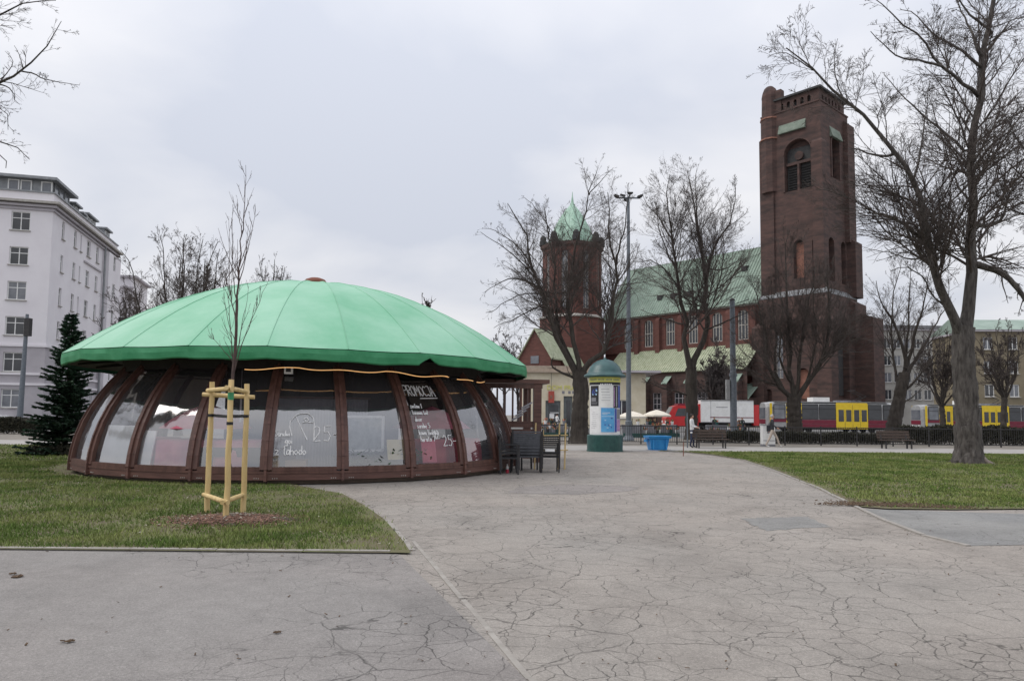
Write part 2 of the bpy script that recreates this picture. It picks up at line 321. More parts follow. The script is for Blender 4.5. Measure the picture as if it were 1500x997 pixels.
# ------------------------------------------------------------------ ground, paths, lawns
def sheet(name,poly,z,m,kind='structure'):
    me=bpy.data.meshes.new(name); bm=bmesh.new(); f=bm.faces.new([bm.verts.new((p[0],p[1],z)) for p in poly]); 
    if f.normal.z<0: f.normal_flip()
    bm.normal_update(); f.normal_update()
    if f.normal.z<0: f.normal_flip()
    bmesh.ops.triangulate(bm,faces=bm.faces[:]); bm.to_mesh(me); bm.free(); me.materials.append(m)
    o=put(name,me); o['kind']=kind; return o
P2=lambda *a:[tuple(gp(*p)[:2]) for p in a]
sheet('ground',[(-600,-40),(600,-40),(600,900),(-600,900)],0,M['plaza'])
sheet('road',[(-400,50),(400,50),(400,98),(-400,98)],.004,M['street'])
sheet('path',[(-60,-10),(60,-10),(60,32.2),(-60,32.2)],.008,M['asphalt'])
sheet('footpath',[(-120,32.2),(120,32.2),(120,37.4),(-120,37.4)],.012,M['farpath'])
jl=gp(600,795); jr=gp(770,997)
d_=(jr-jl)*2.2
lw_edge=P2((602,813),(592,797),(578,780),(562,762),(534,742),(500,724),(465,718),(430,711),(404,705))
sheet('asphalt_patch',[(-60,8.25),(jl.x-.02,8.25),(jr.x,jr.y),(jl.x+d_.x,jl.y+d_.y),(-60,jl.y+d_.y)],.012,M['asphalt_l'])
rl=P2((1262,746),(1300,764),(1352,784),(1420,800)); 
sheet('asphalt_patch',[*rl,(14,10.1),(60,10.1),(60,12.2),(8.49,12.2)],.012,M['asphalt_r'])
def blob(pts,n=40,seed=0,j=.06):
    rr=random.Random(seed); k=len(pts); out=[]
    for i in range(k):
        a,b=Vector((*pts[i],0)),Vector((*pts[(i+1)%k],0))
        for q in range(n//k): p=a.lerp(b,q/(n//k)); out.append((p.x+rr.uniform(-j,j),p.y+rr.uniform(-j,j)))
    return out
sheet('repair_patch',blob(P2((742,722),(760,713),(850,710),(938,713),(930,719),(840,725))),.0115,M['asphalt_l'])
sheet('repair_patch',blob(P2((1085,760),(1180,757),(1215,772),(1120,778)),40,3,.05),.0115,M['asphalt_r'])
LAWN_L=[(-60,8.35),*lw_edge,(-6,22),(-12.8,25.5),(-12,32.1),(-60,32.1)]
LAWN_R=[*P2((966,660),(1000,662),(1040,666),(1090,674),(1130,687),(1160,699),(1200,715),(1235,732),(1262,744),(1300,747),(1400,748),(1500,747)),(60,12.2),(60,32.1),(6.6,32.1)]
def lawn(poly,name):
    sheet(name,poly,.03,M['soil'])
lawn(LAWN_L,'lawn'); lawn(LAWN_R,'lawn')
# concrete edging strips
def edging(pts,w,h,name='edging'):
    mb=MB(); pts=[Vector((p[0],p[1],0)) for p in pts]; rr=random.Random(3)
    for a,b in zip(pts[:-1],pts[1:]):
        L=(b-a).length; n=max(1,round(L/1.0)); d=(b-a).normalized(); q=Vector((-d.y,d.x,0))
        for i in range(n):
            p0=a+(b-a)*(i/n)+d*.008; p1=a+(b-a)*((i+1)/n)-d*.008; hh=h+rr.uniform(-.006,.006); o=q*rr.uniform(-.008,.008)
            mb.extr([(0,-w/2),((p1-p0).length,-w/2),((p1-p0).length,w/2),(0,w/2)],p0+o,d,q,Vector((0,0,hh)))
    o=mb.build(name,M['kerb']); o['kind']='structure'; return o
edging([(-30,8.29),(jl.x-.12,8.29)],.075,.034)
edging([(jl.x+.03,jl.y+.1),(jr.x+.03,jr.y),(jr.x+d_.x*.3,jr.y+d_.y*.3)],.045,.016)
edging([p for p in P2((604,808),(594,796),(580,779),(566,764))],.07,.028)
edging(P2((1130,688),(1160,700),(1200,716),(1240,736),(1262,747),(1300,765),(1352,785),(1420,801)),.07,.030)
edging(P2((966,661),(1000,663),(1040,667),(1090,675),(1130,688)),.07,.030)
rng=np.random.default_rng(7)
def inpoly(x,y,poly):
    r=np.zeros(len(x),bool); n=len(poly)
    for i in range(n):
        (x0,y0),(x1,y1)=poly[i],poly[(i+1)%n]
        c=((y0>y)!=(y1>y))&(x<(x1-x0)*(y-y0)/((y1-y0) if y1!=y0 else 1e-9)+x0); r^=c
    return r
def vnoise(x,y,s,seed):
    g=np.random.default_rng(seed).random((64,64)); u=(x*s)%63; v=(y*s)%63; i=u.astype(int); j=v.astype(int); a=u-i; b=v-j; a=a*a*(3-2*a); b=b*b*(3-2*b)
    return (g[i,j]*(1-a)+g[i+1,j]*a)*(1-b)+(g[i,j+1]*(1-a)+g[i+1,j+1]*a)*b
def grass(name,poly,n,box,hh,ww,m,keep,kx=1.0):
    x=rng.uniform(box[0],box[1],n); y=box[2]+(box[3]-box[2])*rng.random(n)**kx
    k=inpoly(x+rng.normal(0,.05,n),y+rng.normal(0,.035,n),poly)&(np.abs(x)<.76*y+2)&(rng.random(n)<keep(x,y)); x,y=x[k],y[k]; n=len(x)
    a=rng.uniform(0,2*PI,n); h=hh*rng.uniform(.45,1.35,n)*(.7+.6*vnoise(x,y,1.3,5)); w=ww*rng.uniform(.6,1.3,n)*(1+y/40); la=rng.uniform(0,2*PI,n); le=h*rng.uniform(.1,.9,n)
    V=np.zeros((n,3,3)); V[:,0]=np.stack([x-w*np.cos(a),y-w*np.sin(a),np.full(n,.028)],1); V[:,1]=np.stack([x+w*np.cos(a),y+w*np.sin(a),np.full(n,.028)],1)
    V[:,2]=np.stack([x+le*np.cos(la),y+le*np.sin(la),.03+h],1)
    o=put(name,npmesh(name,V.reshape(-1,3),np.arange(3*n).reshape(-1,3),m)); o['kind']='stuff'; return o
cM=gp(340,764)
def edge_wear(x,y,line,w):
    d=np.full(len(x),9.)
    for (x0,y0),(x1,y1) in zip(line[:-1],line[1:]):
        t=np.clip(((x-x0)*(x1-x0)+(y-y0)*(y1-y0))/((x1-x0)**2+(y1-y0)**2),0,1); d=np.minimum(d,np.hypot(x-x0-t*(x1-x0),y-y0-t*(y1-y0)))
    return np.clip(d/w*(.35+1.3*vnoise(x,y,2.2,8)),.06,1)
def keepL(x,y):
    d=np.hypot((x-cM.x)/1.15,(y-cM.y)/.75); k=np.clip((d-.62+.25*vnoise(x,y,3,4))*2,0,1)
    dirt=np.clip(1.25-np.hypot((x+1.7)/1.1,(y-8.55)/.5),0,1)
    k=k*edge_wear(x,y,lw_edge,.30)*edge_wear(x,y,[(-60,8.33),(-1.1,8.33)],.10)
    return k*(1-.92*dirt)*np.clip(-.05+1.1*vnoise(x,y,.9,2)+.7*vnoise(x,y,2.6,3),0,1)*np.clip((np.hypot(x+6.4,y-22.6)-6.6)*2,0,1)
def keepR(x,y):
    d=np.clip(1.2-np.hypot((x-6.6)/1.5,(y-13.0)/.8),0,1); d2=np.clip(1-np.hypot((x-6.6)/2.2,(y-16.5)/2.0),0,1)
    k=edge_wear(x,y,LAWN_R[:12],.4)
    return k*(1-.95*d)*(1-.55*d2)*np.clip(-.02+1.1*vnoise(x,y,.6,9)+.6*vnoise(x,y,2.1,3),0,1)
grass('grass',LAWN_L,260000,(-16,0,8.3,22),.045,.0055,M['grass'],keepL,1.5)
grass('grass',LAWN_L,60000,(-26,-8,14,32),.05,.012,M['grass'],keepL)
grass('grass',LAWN_R,330000,(4,27,12,32.2),.045,.009,M['grass'],keepR,1.3)
grass('dry_grass',LAWN_R,34000,(4,27,12,32.2),.03,.009,M['drygrass'],lambda x,y:.25+.75*np.clip(1.3-np.hypot((x-7)/3,(y-16)/3.5),0,1))
grass('dry_grass',LAWN_L,16000,(-16,0,8.3,22),.03,.006,M['drygrass'],lambda x,y:.3+.5*vnoise(x,y,.8,12))
# mulch ring round the sapling
def chips(name,n,fx,size,m,z0=.03):
    V=[];Fc=[]
    for i in range(n):
        x,y,z=fx(); a=rng.uniform(0,2*PI); l,w,t=size*rng.uniform(.6,1.7),size*rng.uniform(.3,.8),size*.25
        rot=Euler((rng.uniform(-.5,.5),rng.uniform(-.5,.5),a)).to_matrix(); b=len(V)
        for p in((-l,-w,0),(l,-w*.6,0),(l*.8,w,0),(-l*.9,w*.7,0),(-l,-w,t),(l,-w*.6,t),(l*.8,w,t),(-l*.9,w*.7,t)): V.append(rot@Vector(p)+Vector((x,y,z+z0)))
        Fc+=[tuple(b+i for i in f) for f in((4,5,6,7),(0,1,5,4),(1,2,6,5),(2,3,7,6),(3,0,4,7))]
    o=put(name,npmesh(name,[tuple(v) for v in V],Fc,m)); o['kind']='stuff'; return o
def fm():
    r=min(1.35,abs(rng.normal(0,.62))); a=rng.uniform(0,2*PI); x,y=r*.82*math.cos(a),r*.62*math.sin(a)
    return cM.x+x,cM.y+y,.07*max(0,1-r)
mb=MB(); mb.lathe([(.85,.0),(.6,.025),(.3,.045),(.01,.05)],24,(0,0,.024)); mb.v=[(x*(1+.22*math.sin(3*math.atan2(y,x)+1)+.12*math.sin(7*math.atan2(y,x))),y*(1+.2*math.sin(4*math.atan2(y,x))),z) for x,y,z in mb.v]; mo=mb.build('mulch_mound',mat('mulch_soil',(.06,.042,.033),.95,(.115,.085,.068),9,bump=1),None,(cM.x,cM.y,0),smooth=True); mo.scale=(1,.72,1); mo['kind']='structure'
chips('mulch',4600,fm,.022,M['mulch'])
def fl():
    y=4.6+26*rng.random()**2; x=rng.uniform(-.7,.72)*y; return x,y,.0
chips('leaf_litter',170,fl,.010,M['leafd'],.02)
def fl2():
    t=rng.random(); p=gp(1240+t*170,742+5*t); return p.x+rng.normal(0,.25),p.y+abs(rng.normal(0,.3)),0
chips('leaf_litter',1500,fl2,.02,M['leafd'],.035)
def fl3():
    y=8.4+14*rng.random(); return rng.uniform(-13,-1.2),y,0
chips('leaf_litter',500,lambda:(lambda p:p if inpoly(np.array([p[0]]),np.array([p[1]]),LAWN_L)[0] else fm())(fl3()),.014,mat('pale_litter',(.30,.27,.2),.9,(.45,.42,.36),30,island=.4),.05)
for (px,py,s) in((19,843,.025),(31,847,.05),(98,943,.03),(405,930,.02)):
    p=gp(px,py); mb=MB(); rr=random.Random(px)
    for i in range(5):
        a=rr.uniform(0,6.3); mb.box((rr.uniform(-s,s),rr.uniform(-s,s)*.5,.012),(s*1.2,s*.7,.008),M=Euler((rr.uniform(-.3,.3),rr.uniform(-.3,.3),a)).to_matrix())
    lab={19:'small dark clump of leaves on left asphalt, topmost of the two by the picture edge',31:'dark clump of dead leaves on left asphalt below a smaller one',98:'dark leaf clump lying alone on the left asphalt',405:'thin dark leaf clump on asphalt below the staked sapling'}[px]
    tag(mb.build('leaf_clump',M['leafd'],None,(p.x,p.y,.014)),lab,'leaves','leaf clumps on the asphalt')
# ------------------------------------------------------------------ round pavilion
PC=Vector((-6.05,21.75,0)); RB=6.2; A0=R(-8); NP=24; DA=2*PI/NP
pav=thing('pavilion','round brown timber cafe pavilion with bulging green canvas dome roof','pavilion',PC)
def prad(z):                       # outline of the glazed wall: upright at the sill, leaning in towards the eave
    t=max(0,(z-.3)/2.45); return RB-.02-.18*t-1.02*t**2.1
def pv(k,z,dr=0):                  # wall vertex k (angle from the camera-facing side), local to the pavilion
    a=A0+k*DA; r=prad(z)+dr; return Vector((r*math.sin(a),-r*math.cos(a),z))
ZS=[.34,.62,.95,1.3,1.65,2.0,2.3,2.55,2.75]
for k in range(NP):
    a=A0+(k+.5)*DA
    X=Vector((math.cos(a),math.sin(a),0)); N=Vector((math.sin(a),-math.cos(a),0))
    # window pane, a little inside the frame
    mb=MB(); vs=[]
    for z in ZS:
        for s in (0,1): vs.append(pv(k,z,-.05).lerp(pv(k+1,z,-.05),.05 if s==0 else .95))
    mb.add(vs,[(2*i,2*i+1,2*i+3,2*i+2) for i in range(len(ZS)-1)])
    mb.build('window_pane',M['film2'] if k==3 else M['film'],pav,smooth=True)
    # window frame: stiles beside each pane and rails
    mb=MB()
    for s in(.045,.955):
        P=[pv(k,z).lerp(pv(k+1,z),s) for z in ZS]
        for p,q in zip(P[:-1],P[1:]):
            t=(q-p).normalized(); n2=X.cross(t)
            w,h=.055,.09; vs=[]
            for o in(p,q):
                for sx,sy in((-1,-1),(1,-1),(1,1),(-1,1)): vs.append(o+X*(sx*w)+n2*(sy*h/2))
            mb.add(vs,[(0,1,5,4),(1,2,6,5),(2,3,7,6),(3,0,4,7)])
    p,q=pv(k,.36),pv(k+1,.36); mb.bar(p.lerp(q,.08),p.lerp(q,.92),.07,.085)
    p,q=pv(k,2.7),pv(k+1,2.7); mb.bar(p.lerp(q,.08),p.lerp(q,.92),.1,.1)
    mb.build('window_frame',M['wood'],pav)
    # post between the windows
    mb=MB(); P=[pv(k,z,.005) for z in [.1]+ZS]; Y=Vector((math.sin(A0+k*DA),-math.cos(A0+k*DA),0)); XX=Vector((-Y.y,Y.x,0))
    for p,q in zip(P[:-1],P[1:]):
        t=(q-p).normalized(); n2=XX.cross(t); vs=[]
        for o in(p,q):
            for sx,sy in((-1,-1),(1,-1),(1,1),(-1,1)): vs.append(o+XX*(sx*.028)+n2*(sy*.075))
        mb.add(vs,[(0,1,5,4),(1,2,6,5),(2,3,7,6),(3,0,4,7)])
    mb.build('post',M['wood2'],pav)
    # sill rail and plinth boards
    def ring(name,z0,z1,dr,th,m):
        p,q=pv(k,.3,dr),pv(k+1,.3,dr); p.z=q.z=0; dn=N*th
        mb=MB(); mb.extr([(0,0),((q-p).length,0),((q-p).length,z1-z0),(0,z1-z0)],p+Vector((0,0,z0)),(q-p).normalized(),Vector((0,0,1)),-dn); return mb.build(name,m,pav)
    ring('sill_rail',.262,.315,.045,.15,M['wood']); ring('plinth_board',.12,.258,.03,.05,M['wood2']); ring('base_board',.02,.11,-.40,.05,M['dark'])
    mb=MB()
    for j in range(3):
        for s in(.12,.88):
            p=pv(k,.3,.036).lerp(pv(k+1,.3,.036),s+(j-1)*.028); mb.box((p.x,p.y,.16),(.018,.018,.018),rz=a)
    mb.build('bolt',M['stone'],pav)
# canvas roof, tilted a touch to the right
RE=6.50; HR=2.45; TILT=Matrix.Rotation(R(.15),4,'Y')
def rz_(t): return 3.0+HR*(1-t**2.1)
def roofpt(u,t):                    # u in panel units, t radius share; canvas sags between the ribs
    a=A0+u*DA; fr=u-math.floor(u); sag=math.sin(PI*fr)
    r=RE*t*(1-.004*sag*t); z=rz_(t)-.062*sag*t*(1-.8*t**3)+.012*math.sin(9.1*a+7*t)*t
    return Vector((r*math.sin(a),-r*math.cos(a),z))
rr=random.Random(11)
TT=[.03,.1,.18,.27,.36,.45,.54,.63,.71,.79,.86,.92,.965,1.0]; UU=[i/8 for i in range(9)]
for k in range(NP):
    vs=[TILT@roofpt(k+u,t) for t in TT for u in UU]; n=len(UU)
    fs=[(i*n+j,i*n+j+1,(i+1)*n+j+1,(i+1)*n+j) for i in range(len(TT)-1) for j in range(n-1)]
    mb=MB(); mb.add(vs,fs); pan=mb.build('roof_panel',M['canvas'],pav,smooth=True)
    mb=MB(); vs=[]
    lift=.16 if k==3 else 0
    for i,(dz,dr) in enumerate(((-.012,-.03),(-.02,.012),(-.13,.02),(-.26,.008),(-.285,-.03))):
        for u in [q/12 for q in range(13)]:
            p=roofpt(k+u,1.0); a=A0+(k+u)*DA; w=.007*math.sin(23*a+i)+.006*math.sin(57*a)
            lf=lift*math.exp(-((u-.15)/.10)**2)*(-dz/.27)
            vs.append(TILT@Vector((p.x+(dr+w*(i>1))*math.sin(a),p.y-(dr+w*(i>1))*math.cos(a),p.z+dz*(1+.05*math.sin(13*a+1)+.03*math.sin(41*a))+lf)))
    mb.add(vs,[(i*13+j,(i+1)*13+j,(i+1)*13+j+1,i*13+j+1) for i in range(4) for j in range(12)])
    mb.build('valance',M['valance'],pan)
    # seam welt along the rib
    mb=MB(); mb.tube([TILT@(roofpt(k,t)+Vector((0,0,.004))) for t in TT],.011,5,cap=False); mb.build('seam',M['canvas'],pan,smooth=True)
    # rafter and soffit under the eave
    mb=MB(); a=A0+k*DA; d=Vector((math.sin(a),-math.cos(a),0)); mb.bar(TILT@(d*5.0+Vector((0,0,3.0))),TILT@(d*6.2+Vector((0,0,2.86))),.07,.13); mb.build('rafter',M['dark'],pav)
    p,q=d*5.1,Vector((math.sin(a+DA),-math.cos(a+DA),0))*5.1
    mb=MB(); dz=[(TILT@v).z for v in(p,q)]
    mb.add([p+Vector((0,0,2.60)),q+Vector((0,0,2.60)),q+Vector((0,0,dz[1]+3.5)),p+Vector((0,0,dz[0]+3.5))],[(0,1,2,3)]); mb.build('fascia_board',M['dark'],pav)
    d2=Vector((math.sin(a+DA),-math.cos(a+DA),0)); mb=MB()
    mb.add([TILT@(d*5.08+Vector((0,0,3.05))),TILT@(d2*5.08+Vector((0,0,3.05))),TILT@(d2*6.42+Vector((0,0,2.80))),TILT@(d*6.42+Vector((0,0,2.80)))],[(0,1,2,3)]); mb.build('soffit_board',M['dark'],pav)
mb=MB(); mb.lathe([(.34,-.06),(.34,.03),(.29,.10),(.16,.15),(.02,.17)],20,(0,0,rz_(.0)+.09)); mb.build('roof_cap',M['rust'],pav,smooth=True)
mb=MB(); mb.lathe([(6.0,.02),(6.0,.18)],24,(0,0,0),rot=A0); mb.build('floor',M['floor'],pav)
mb=MB(); mb.lathe([(.16,.18),(.16,5.25)],12); mb.build('centre_post',M['wood'],pav)
mb=MB(); mb.lathe([(5.3,2.9),(5.3,2.94)],24,rot=A0); mb.build('ceiling',M['dark'],pav)
# rope light slung under the eave
def dirv(kk): a=A0+kk*DA; return Vector((math.sin(a),-math.cos(a),0))
mb=MB(); P=[]
for i in range(140):
    u=.55+i/139*5.4; d=dirv(u); P.append(PC+d*(5.62-.1*(u>4))+Vector((0,0,2.60-.045*abs(math.sin(u*2.3))+.02*math.sin(u*7)-.03*(u-2)*(u>2))))
mb.tube(P[:92],.010,6); mb.tube(P[97:112],.011,6); mb.tube(P[115:126],.011,6)
tag(mb.build('rope_light',M['rope']),'warm glowing rope light slung under the green canvas eave','rope light')
# small floodlight above a window
p=PC+pv(1.18,2.55,.12); t=thing('floodlight','small white square lamp mounted above the window with the 25 drawing','lamp',p,A0+1.2*DA)
mb=MB(); mb.box((0,0,0),(.19,.10,.16)); mb.build('housing',M['lampw'],t); mb=MB(); mb.box((0,-.052,.01),(.11,.012,.09)); mb.build('lens',M['black'],t)
mb=MB(); mb.box((0,.09,.05),(.04,.1,.04)); mb.build('bracket',M['dark'],t)
# ---- writing on the panes (white marker), as thin strokes on the glass
FONT={'P':[[(0,0),(0,1),(.5,1),(.6,.8),(.5,.55),(0,.5)]],'R':[[(0,0),(0,1),(.5,1),(.6,.8),(.5,.55),(0,.5),(.6,0)]],'O':[[(.3,0),(0,.3),(0,.7),(.3,1),(.6,.7),(.6,.3),(.3,0)]],
'M':[[(0,0),(.05,1),(.35,.4),(.65,1),(.7,0)]],'C':[[(.6,.85),(.3,1),(0,.7),(0,.3),(.3,0),(.6,.15)]],'J':[[(.1,1),(.55,1),(.5,.2),(.25,0),(0,.2)]],'A':[[(0,0),(.3,1),(.6,0)],[(.12,.4),(.5,.4)]],
'2':[[(0,.8),(.25,1),(.55,.85),(.5,.55),(0,0),(.65,.05)]],'5':[[(.6,1),(.1,1),(.05,.6),(.4,.62),(.6,.35),(.4,.02),(0,.08)]],'-':[[(0,.45),(.55,.45)]],
'S':[[(.55,.85),(.3,1),(.05,.8),(.5,.3),(.3,0),(0,.12)]],'a':[[(.5,.45),(.2,.5),(.02,.2),(.2,0),(.45,.2),(.5,.5),(.5,0)]],'g':[[(.5,.45),(.2,.5),(.02,.2),(.2,.05),(.45,.2),(.5,.5),(.45,-.3),(.1,-.3)]],
'o':[[(.25,0),(0,.25),(.25,.5),(.5,.25),(.25,0)]],'z':[[(0,.5),(.45,.5),(0,0),(.5,0)]],'l':[[(.1,1),(.1,.1),(.25,0)]],'d':[[(.45,1),(.45,0)],[(.45,.4),(.2,.5),(0,.25),(.2,0),(.45,.15)]],'n':[[(0,.5),(0,0)],[(0,.35),(.3,.5),(.45,.35),(.45,0)]],
'i':[[(.1,.5),(.1,0)],[(.1,.7),(.12,.74)]],'e':[[(0,.25),(.45,.3),(.25,.5),(0,.3),(.15,0),(.45,.08)]],'w':[[(0,.5),(.12,0),(.25,.4),(.4,0),(.55,.5)]],'k':[[(0,1),(0,0)],[(.4,.5),(0,.25),(.42,0)]],'h':[[(0,1),(0,0)],[(0,.3),(.25,.5),(.42,.3),(.42,0)]],'t':[[(.2,.9),(.2,.1),(.35,0)],[(0,.55),(.4,.55)]],'r':[[(0,.5),(0,0)],[(0,.3),(.2,.5),(.35,.45)]],'u':[[(0,.5),(.05,.05),(.3,0),(.45,.5),(.45,0)]],'7':[[(0,1),(.55,1),(.2,0)]],'1':[[(0,.75),(.25,1),(.25,0)]],'s':[[(.4,.42),(.2,.5),(.05,.38),(.38,.15),(.2,0),(0,.08)]]}
def pane_pt(k,s,z): return PC+pv(k,z,-.035).lerp(pv(k+1,z,-.035),s)
def pane_strokes(k,strokes,w=.011):
    mb=MB()
    for st in strokes:
        P=[]
        for (s0,z0),(s1,z1) in zip(st[:-1],st[1:]):
            for q in range(3): P.append(pane_pt(k,s0+(s1-s0)*q/3,z0+(z1-z0)*q/3))
        P.append(pane_pt(k,*st[-1])); mb.tube(P,w,4)
    return mb
def words(txt,s,z,h,gap=.22,jit=.0,seed=1):
    rr=random.Random(seed); out=[]; wm=1.72
    for c in txt:
        if c==' ': s+=h*.45/wm; continue
        for st in FONT[c]: out.append([(s+(x+rr.uniform(-jit,jit))*h*.8/wm,z+(y+rr.uniform(-jit,jit))*h) for x,y in st])
        s+=(max(x for st in FONT[c] for x,_ in st)+gap)*h*.8/wm
    return out
S=[]
S+=words('25-',.60,.95,.34,.25)
cone=[[(.52,.98),(.34,1.52),(.28,1.40),(.27,1.28),(.31,1.08)],[(.34,1.52),(.40,1.56),(.52,1.57),(.59,1.48),(.61,1.36),(.48,1.38),(.44,1.36)],[(.61,1.36),(.61,.98)],[(.46,1.44),(.50,1.48),(.53,1.42),(.50,1.39),(.47,1.43)]]
S+=cone; S+=words('Sandwi',.08,1.06,.13,.12,.05); S+=words('goi',.22,.90,.15,.12,.05); S+=words('z lahodo',.10,.66,.20,.12,.04)
mb=pane_strokes(1,S,.0115); tag(mb.build('window_drawing',M['chalk']),'white marker drawing of a cone with 25 on the pavilion window','writing')
S=words('PROMOCJA',.12,2.02,.255,.10)+[[(.42,1.96),(.80,1.98)],[(.11,1.98),(.12,1.78)]]
z=1.72
for i,(t,h) in enumerate((('zestaw 1',.11),('kanowa lod',.11),('deser',.11),('sandwi 5',.12),('kawa lodowa',.12),('herata 7-',.13))):
    S+=words(t,.16+.015*i,z,h,.14,.05,i); z-=.16
S+=words('25-',.66,.80,.26,.2)+words('12',.50,.98,.2,.2)
mb=pane_strokes(3,S,.0095); tag(mb.build('window_lettering',M['chalk']),'white handwritten promotion menu on the pavilion window','writing')
# ---- things inside
def inside(u,r,z=.18): v=dirv(u)*r; return Vector((PC.x+v.x,PC.y+v.y,z))
def cloth_table(u,r,lab,m='pink',rad=.6):
    t=thing('cafe_table',lab,'table',inside(u,r),0,'cloth covered tables inside the pavilion')
    mb=MB(); n=32; prof=[(.02,.77),(rad*.7,.77),(rad,.765),(rad*1.03,.70),(rad*1.05,.45),(rad*1.08,.15)]
    vs=[];fs=[]
    for i,(r_,z_) in enumerate(prof):
        for j in range(n):
            g=2*PI*j/n; q=r_*(1+(.05*math.sin(8*g) if i>3 else 0)); vs.append((q*math.cos(g),q*math.sin(g),z_))
    for i in range(len(prof)-1):
        for j in range(n): fs.append((i*n+j,(i+1)*n+j,(i+1)*n+(j+1)%n,i*n+(j+1)%n))
    mb.add(vs,fs); mb.build('tablecloth',M[m],t,smooth=True)
    mb=MB(); mb.lathe([(.05,0),(.05,.74)],10); mb.lathe([(.28,0),(.28,.03)],16); mb.build('pedestal',M['dark'],t)
    return t
cloth_table(-.5,5.2,'pink cloth covered table behind the window left of the staked sapling','pink',.75)
cloth_table(.42,5.2,'pink cloth covered table behind the window at the staked sapling','pink',.62)
cloth_table(4.5,5.2,'red cloth covered table behind the rightmost pavilion window','red',.72)
cloth_table(3.75,5.3,'red cloth covered table behind the window with the promotion writing','red',.5)
cloth_table(-1.7,4.9,'pink cloth covered table behind the white board at the left windows','pink',.6)
def parasol(u,r,lab):
    t=thing('closed_parasol',lab,'parasol',inside(u,r),0,'pink parasols inside the pavilion'); mb=MB(); mb.lathe([(.025,0),(.025,1.62)],8); mb.build('pole',M['wood'],t)
    mb=MB(); mb.lathe([(1.05,1.02),(.8,1.22),(.4,1.45),(.03,1.6)],10); mb.build('canopy',M['pink'],t)
    mb=MB(); mb.lathe([(.25,0),(.25,.06)],14); mb.build('base',M['dark'],t)
parasol(-.35,4.9,'faded pink parasol half open behind the window left of the sapling stakes')
parasol(4.4,4.6,'faded pink parasol half open behind the rightmost pavilion window')
def leaning(u,z0,z1,w,lab,m,name='board',dr=-.11,du=0):
    a=A0+u*DA; X=Vector((math.cos(a),math.sin(a),0)); b=PC+dirv(u)*(prad(z0)+dr)+Vector((0,0,z0)); t_=PC+dirv(u)*(prad(z1)+dr)+Vector((0,0,z1))
    mb=MB(); n=dirv(u)*.02
    mb.add([b-X*w/2,b+X*w/2,t_+X*w/2,t_-X*w/2]+[p-n for p in(b-X*w/2,b+X*w/2,t_+X*w/2,t_-X*w/2)],[(0,1,2,3),(7,6,5,4),(0,4,5,1),(1,5,6,2),(2,6,7,3),(3,7,4,0)])
    return tag(mb.build(name,M[m]),lab,'board')
leaning(-1.52,.34,1.25,1.05,'wide white board leaning inside the left pavilion window','board')
leaning(-.86,.34,1.15,.42,'narrow white board leaning inside the window beside the wide one','board')
leaning(3.38,.42,.95,.42,'small pinkish menu sheet inside the promotion window','pink','menu_sheet')
def counter(u,r,w,h,lab):
    a=A0+u*DA; t=thing('bar_counter',lab,'counter',inside(u,r),a); mb=MB(); n=int(w/.07)
    for i in range(n): mb.box((-w/2+(i+.5)*w/n,0,h/2),(w/n*.55,.07,h))
    mb.box((0,.05,h/2),(w,.04,h)); mb.build('corrugated_front',M['corr'],t); mb=MB(); mb.box((0,.2,h+.02),(w+.1,.6,.05)); mb.build('counter_top',M['wood'],t)
def partition(u,r,w,h,lab,m='dark'):  # dark boards added to block the bright sky seen through the back windows
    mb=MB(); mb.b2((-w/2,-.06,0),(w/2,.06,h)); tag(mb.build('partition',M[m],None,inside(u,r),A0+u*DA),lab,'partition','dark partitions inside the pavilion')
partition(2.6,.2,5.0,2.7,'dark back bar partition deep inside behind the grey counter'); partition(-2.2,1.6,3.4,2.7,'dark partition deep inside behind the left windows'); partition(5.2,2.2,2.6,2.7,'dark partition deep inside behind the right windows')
counter(1.8,4.3,2.2,1.75,'tall grey corrugated counter behind the middle pavilion windows')
# framed picture, yellow notice, crate, sofa, plants, white tube for a reflection
u=2.45; a=A0+u*DA; t=thing('framed_picture','white framed grey picture standing inside the middle window','picture',inside(u,5.3,0),a)
mb=MB()
for x,z,w,h in((-.46,1.1,.07,.84),(.46,1.1,.07,.84),(0,1.5,.85,.06),(0,.7,.85,.06)): mb.box((x,0,z),(w,.04,h))
mb.build('frame',M['white'],t); mb=MB(); mb.box((0,.015,1.1),(.86,.012,.76)); mb.build('picture',mat('grey_print2',(.12,.16,.17),.6,(.34,.38,.39),5),t); mb=MB(); mb.box((0,.03,.42),(.5,.05,.5)); mb.build('stand',M['dark'],t)
u=2.83; leaning(u,.52,.98,.50,'yellowish paper notice inside the window beside the framed picture','yellowp','notice')
u=1.22; t=thing('cardboard_box','tan cardboard box inside the window under the cone drawing','box',inside(u,5.7),A0+u*DA)
mb=MB(); mb.b2((-.45,-.2,0),(.45,.25,.34)); mb.build('carton',mat('cardboard',(.36,.22,.13),.9,(.45,.29,.18),4),t); mb=MB(); mb.b2((-.46,-.21,.342),(-.005,.26,.352)); mb.b2((.005,-.21,.342),(.46,.26,.352)); mb.build('flap',bpy.data.materials['cardboard'],t)
u=.6; t=thing('sofa','dark padded sofa behind the window at the staked sapling','sofa',inside(u,5.4),A0+u*DA)
mb=MB(); mb.b2((-.9,-.35,.1),(.9,.4,.42)); mb.build('seat',M['sofa'],t); mb=MB(); mb.b2((-.9,-.45,.42),(.9,-.3,.62)); mb.build('backrest',M['sofa'],t)
for s in(-1,1): mb=MB(); mb.b2((s*.9-.06,-.45,.1),(s*.9+.06,.4,.56)); mb.build('armrest',M['sofa'],t)
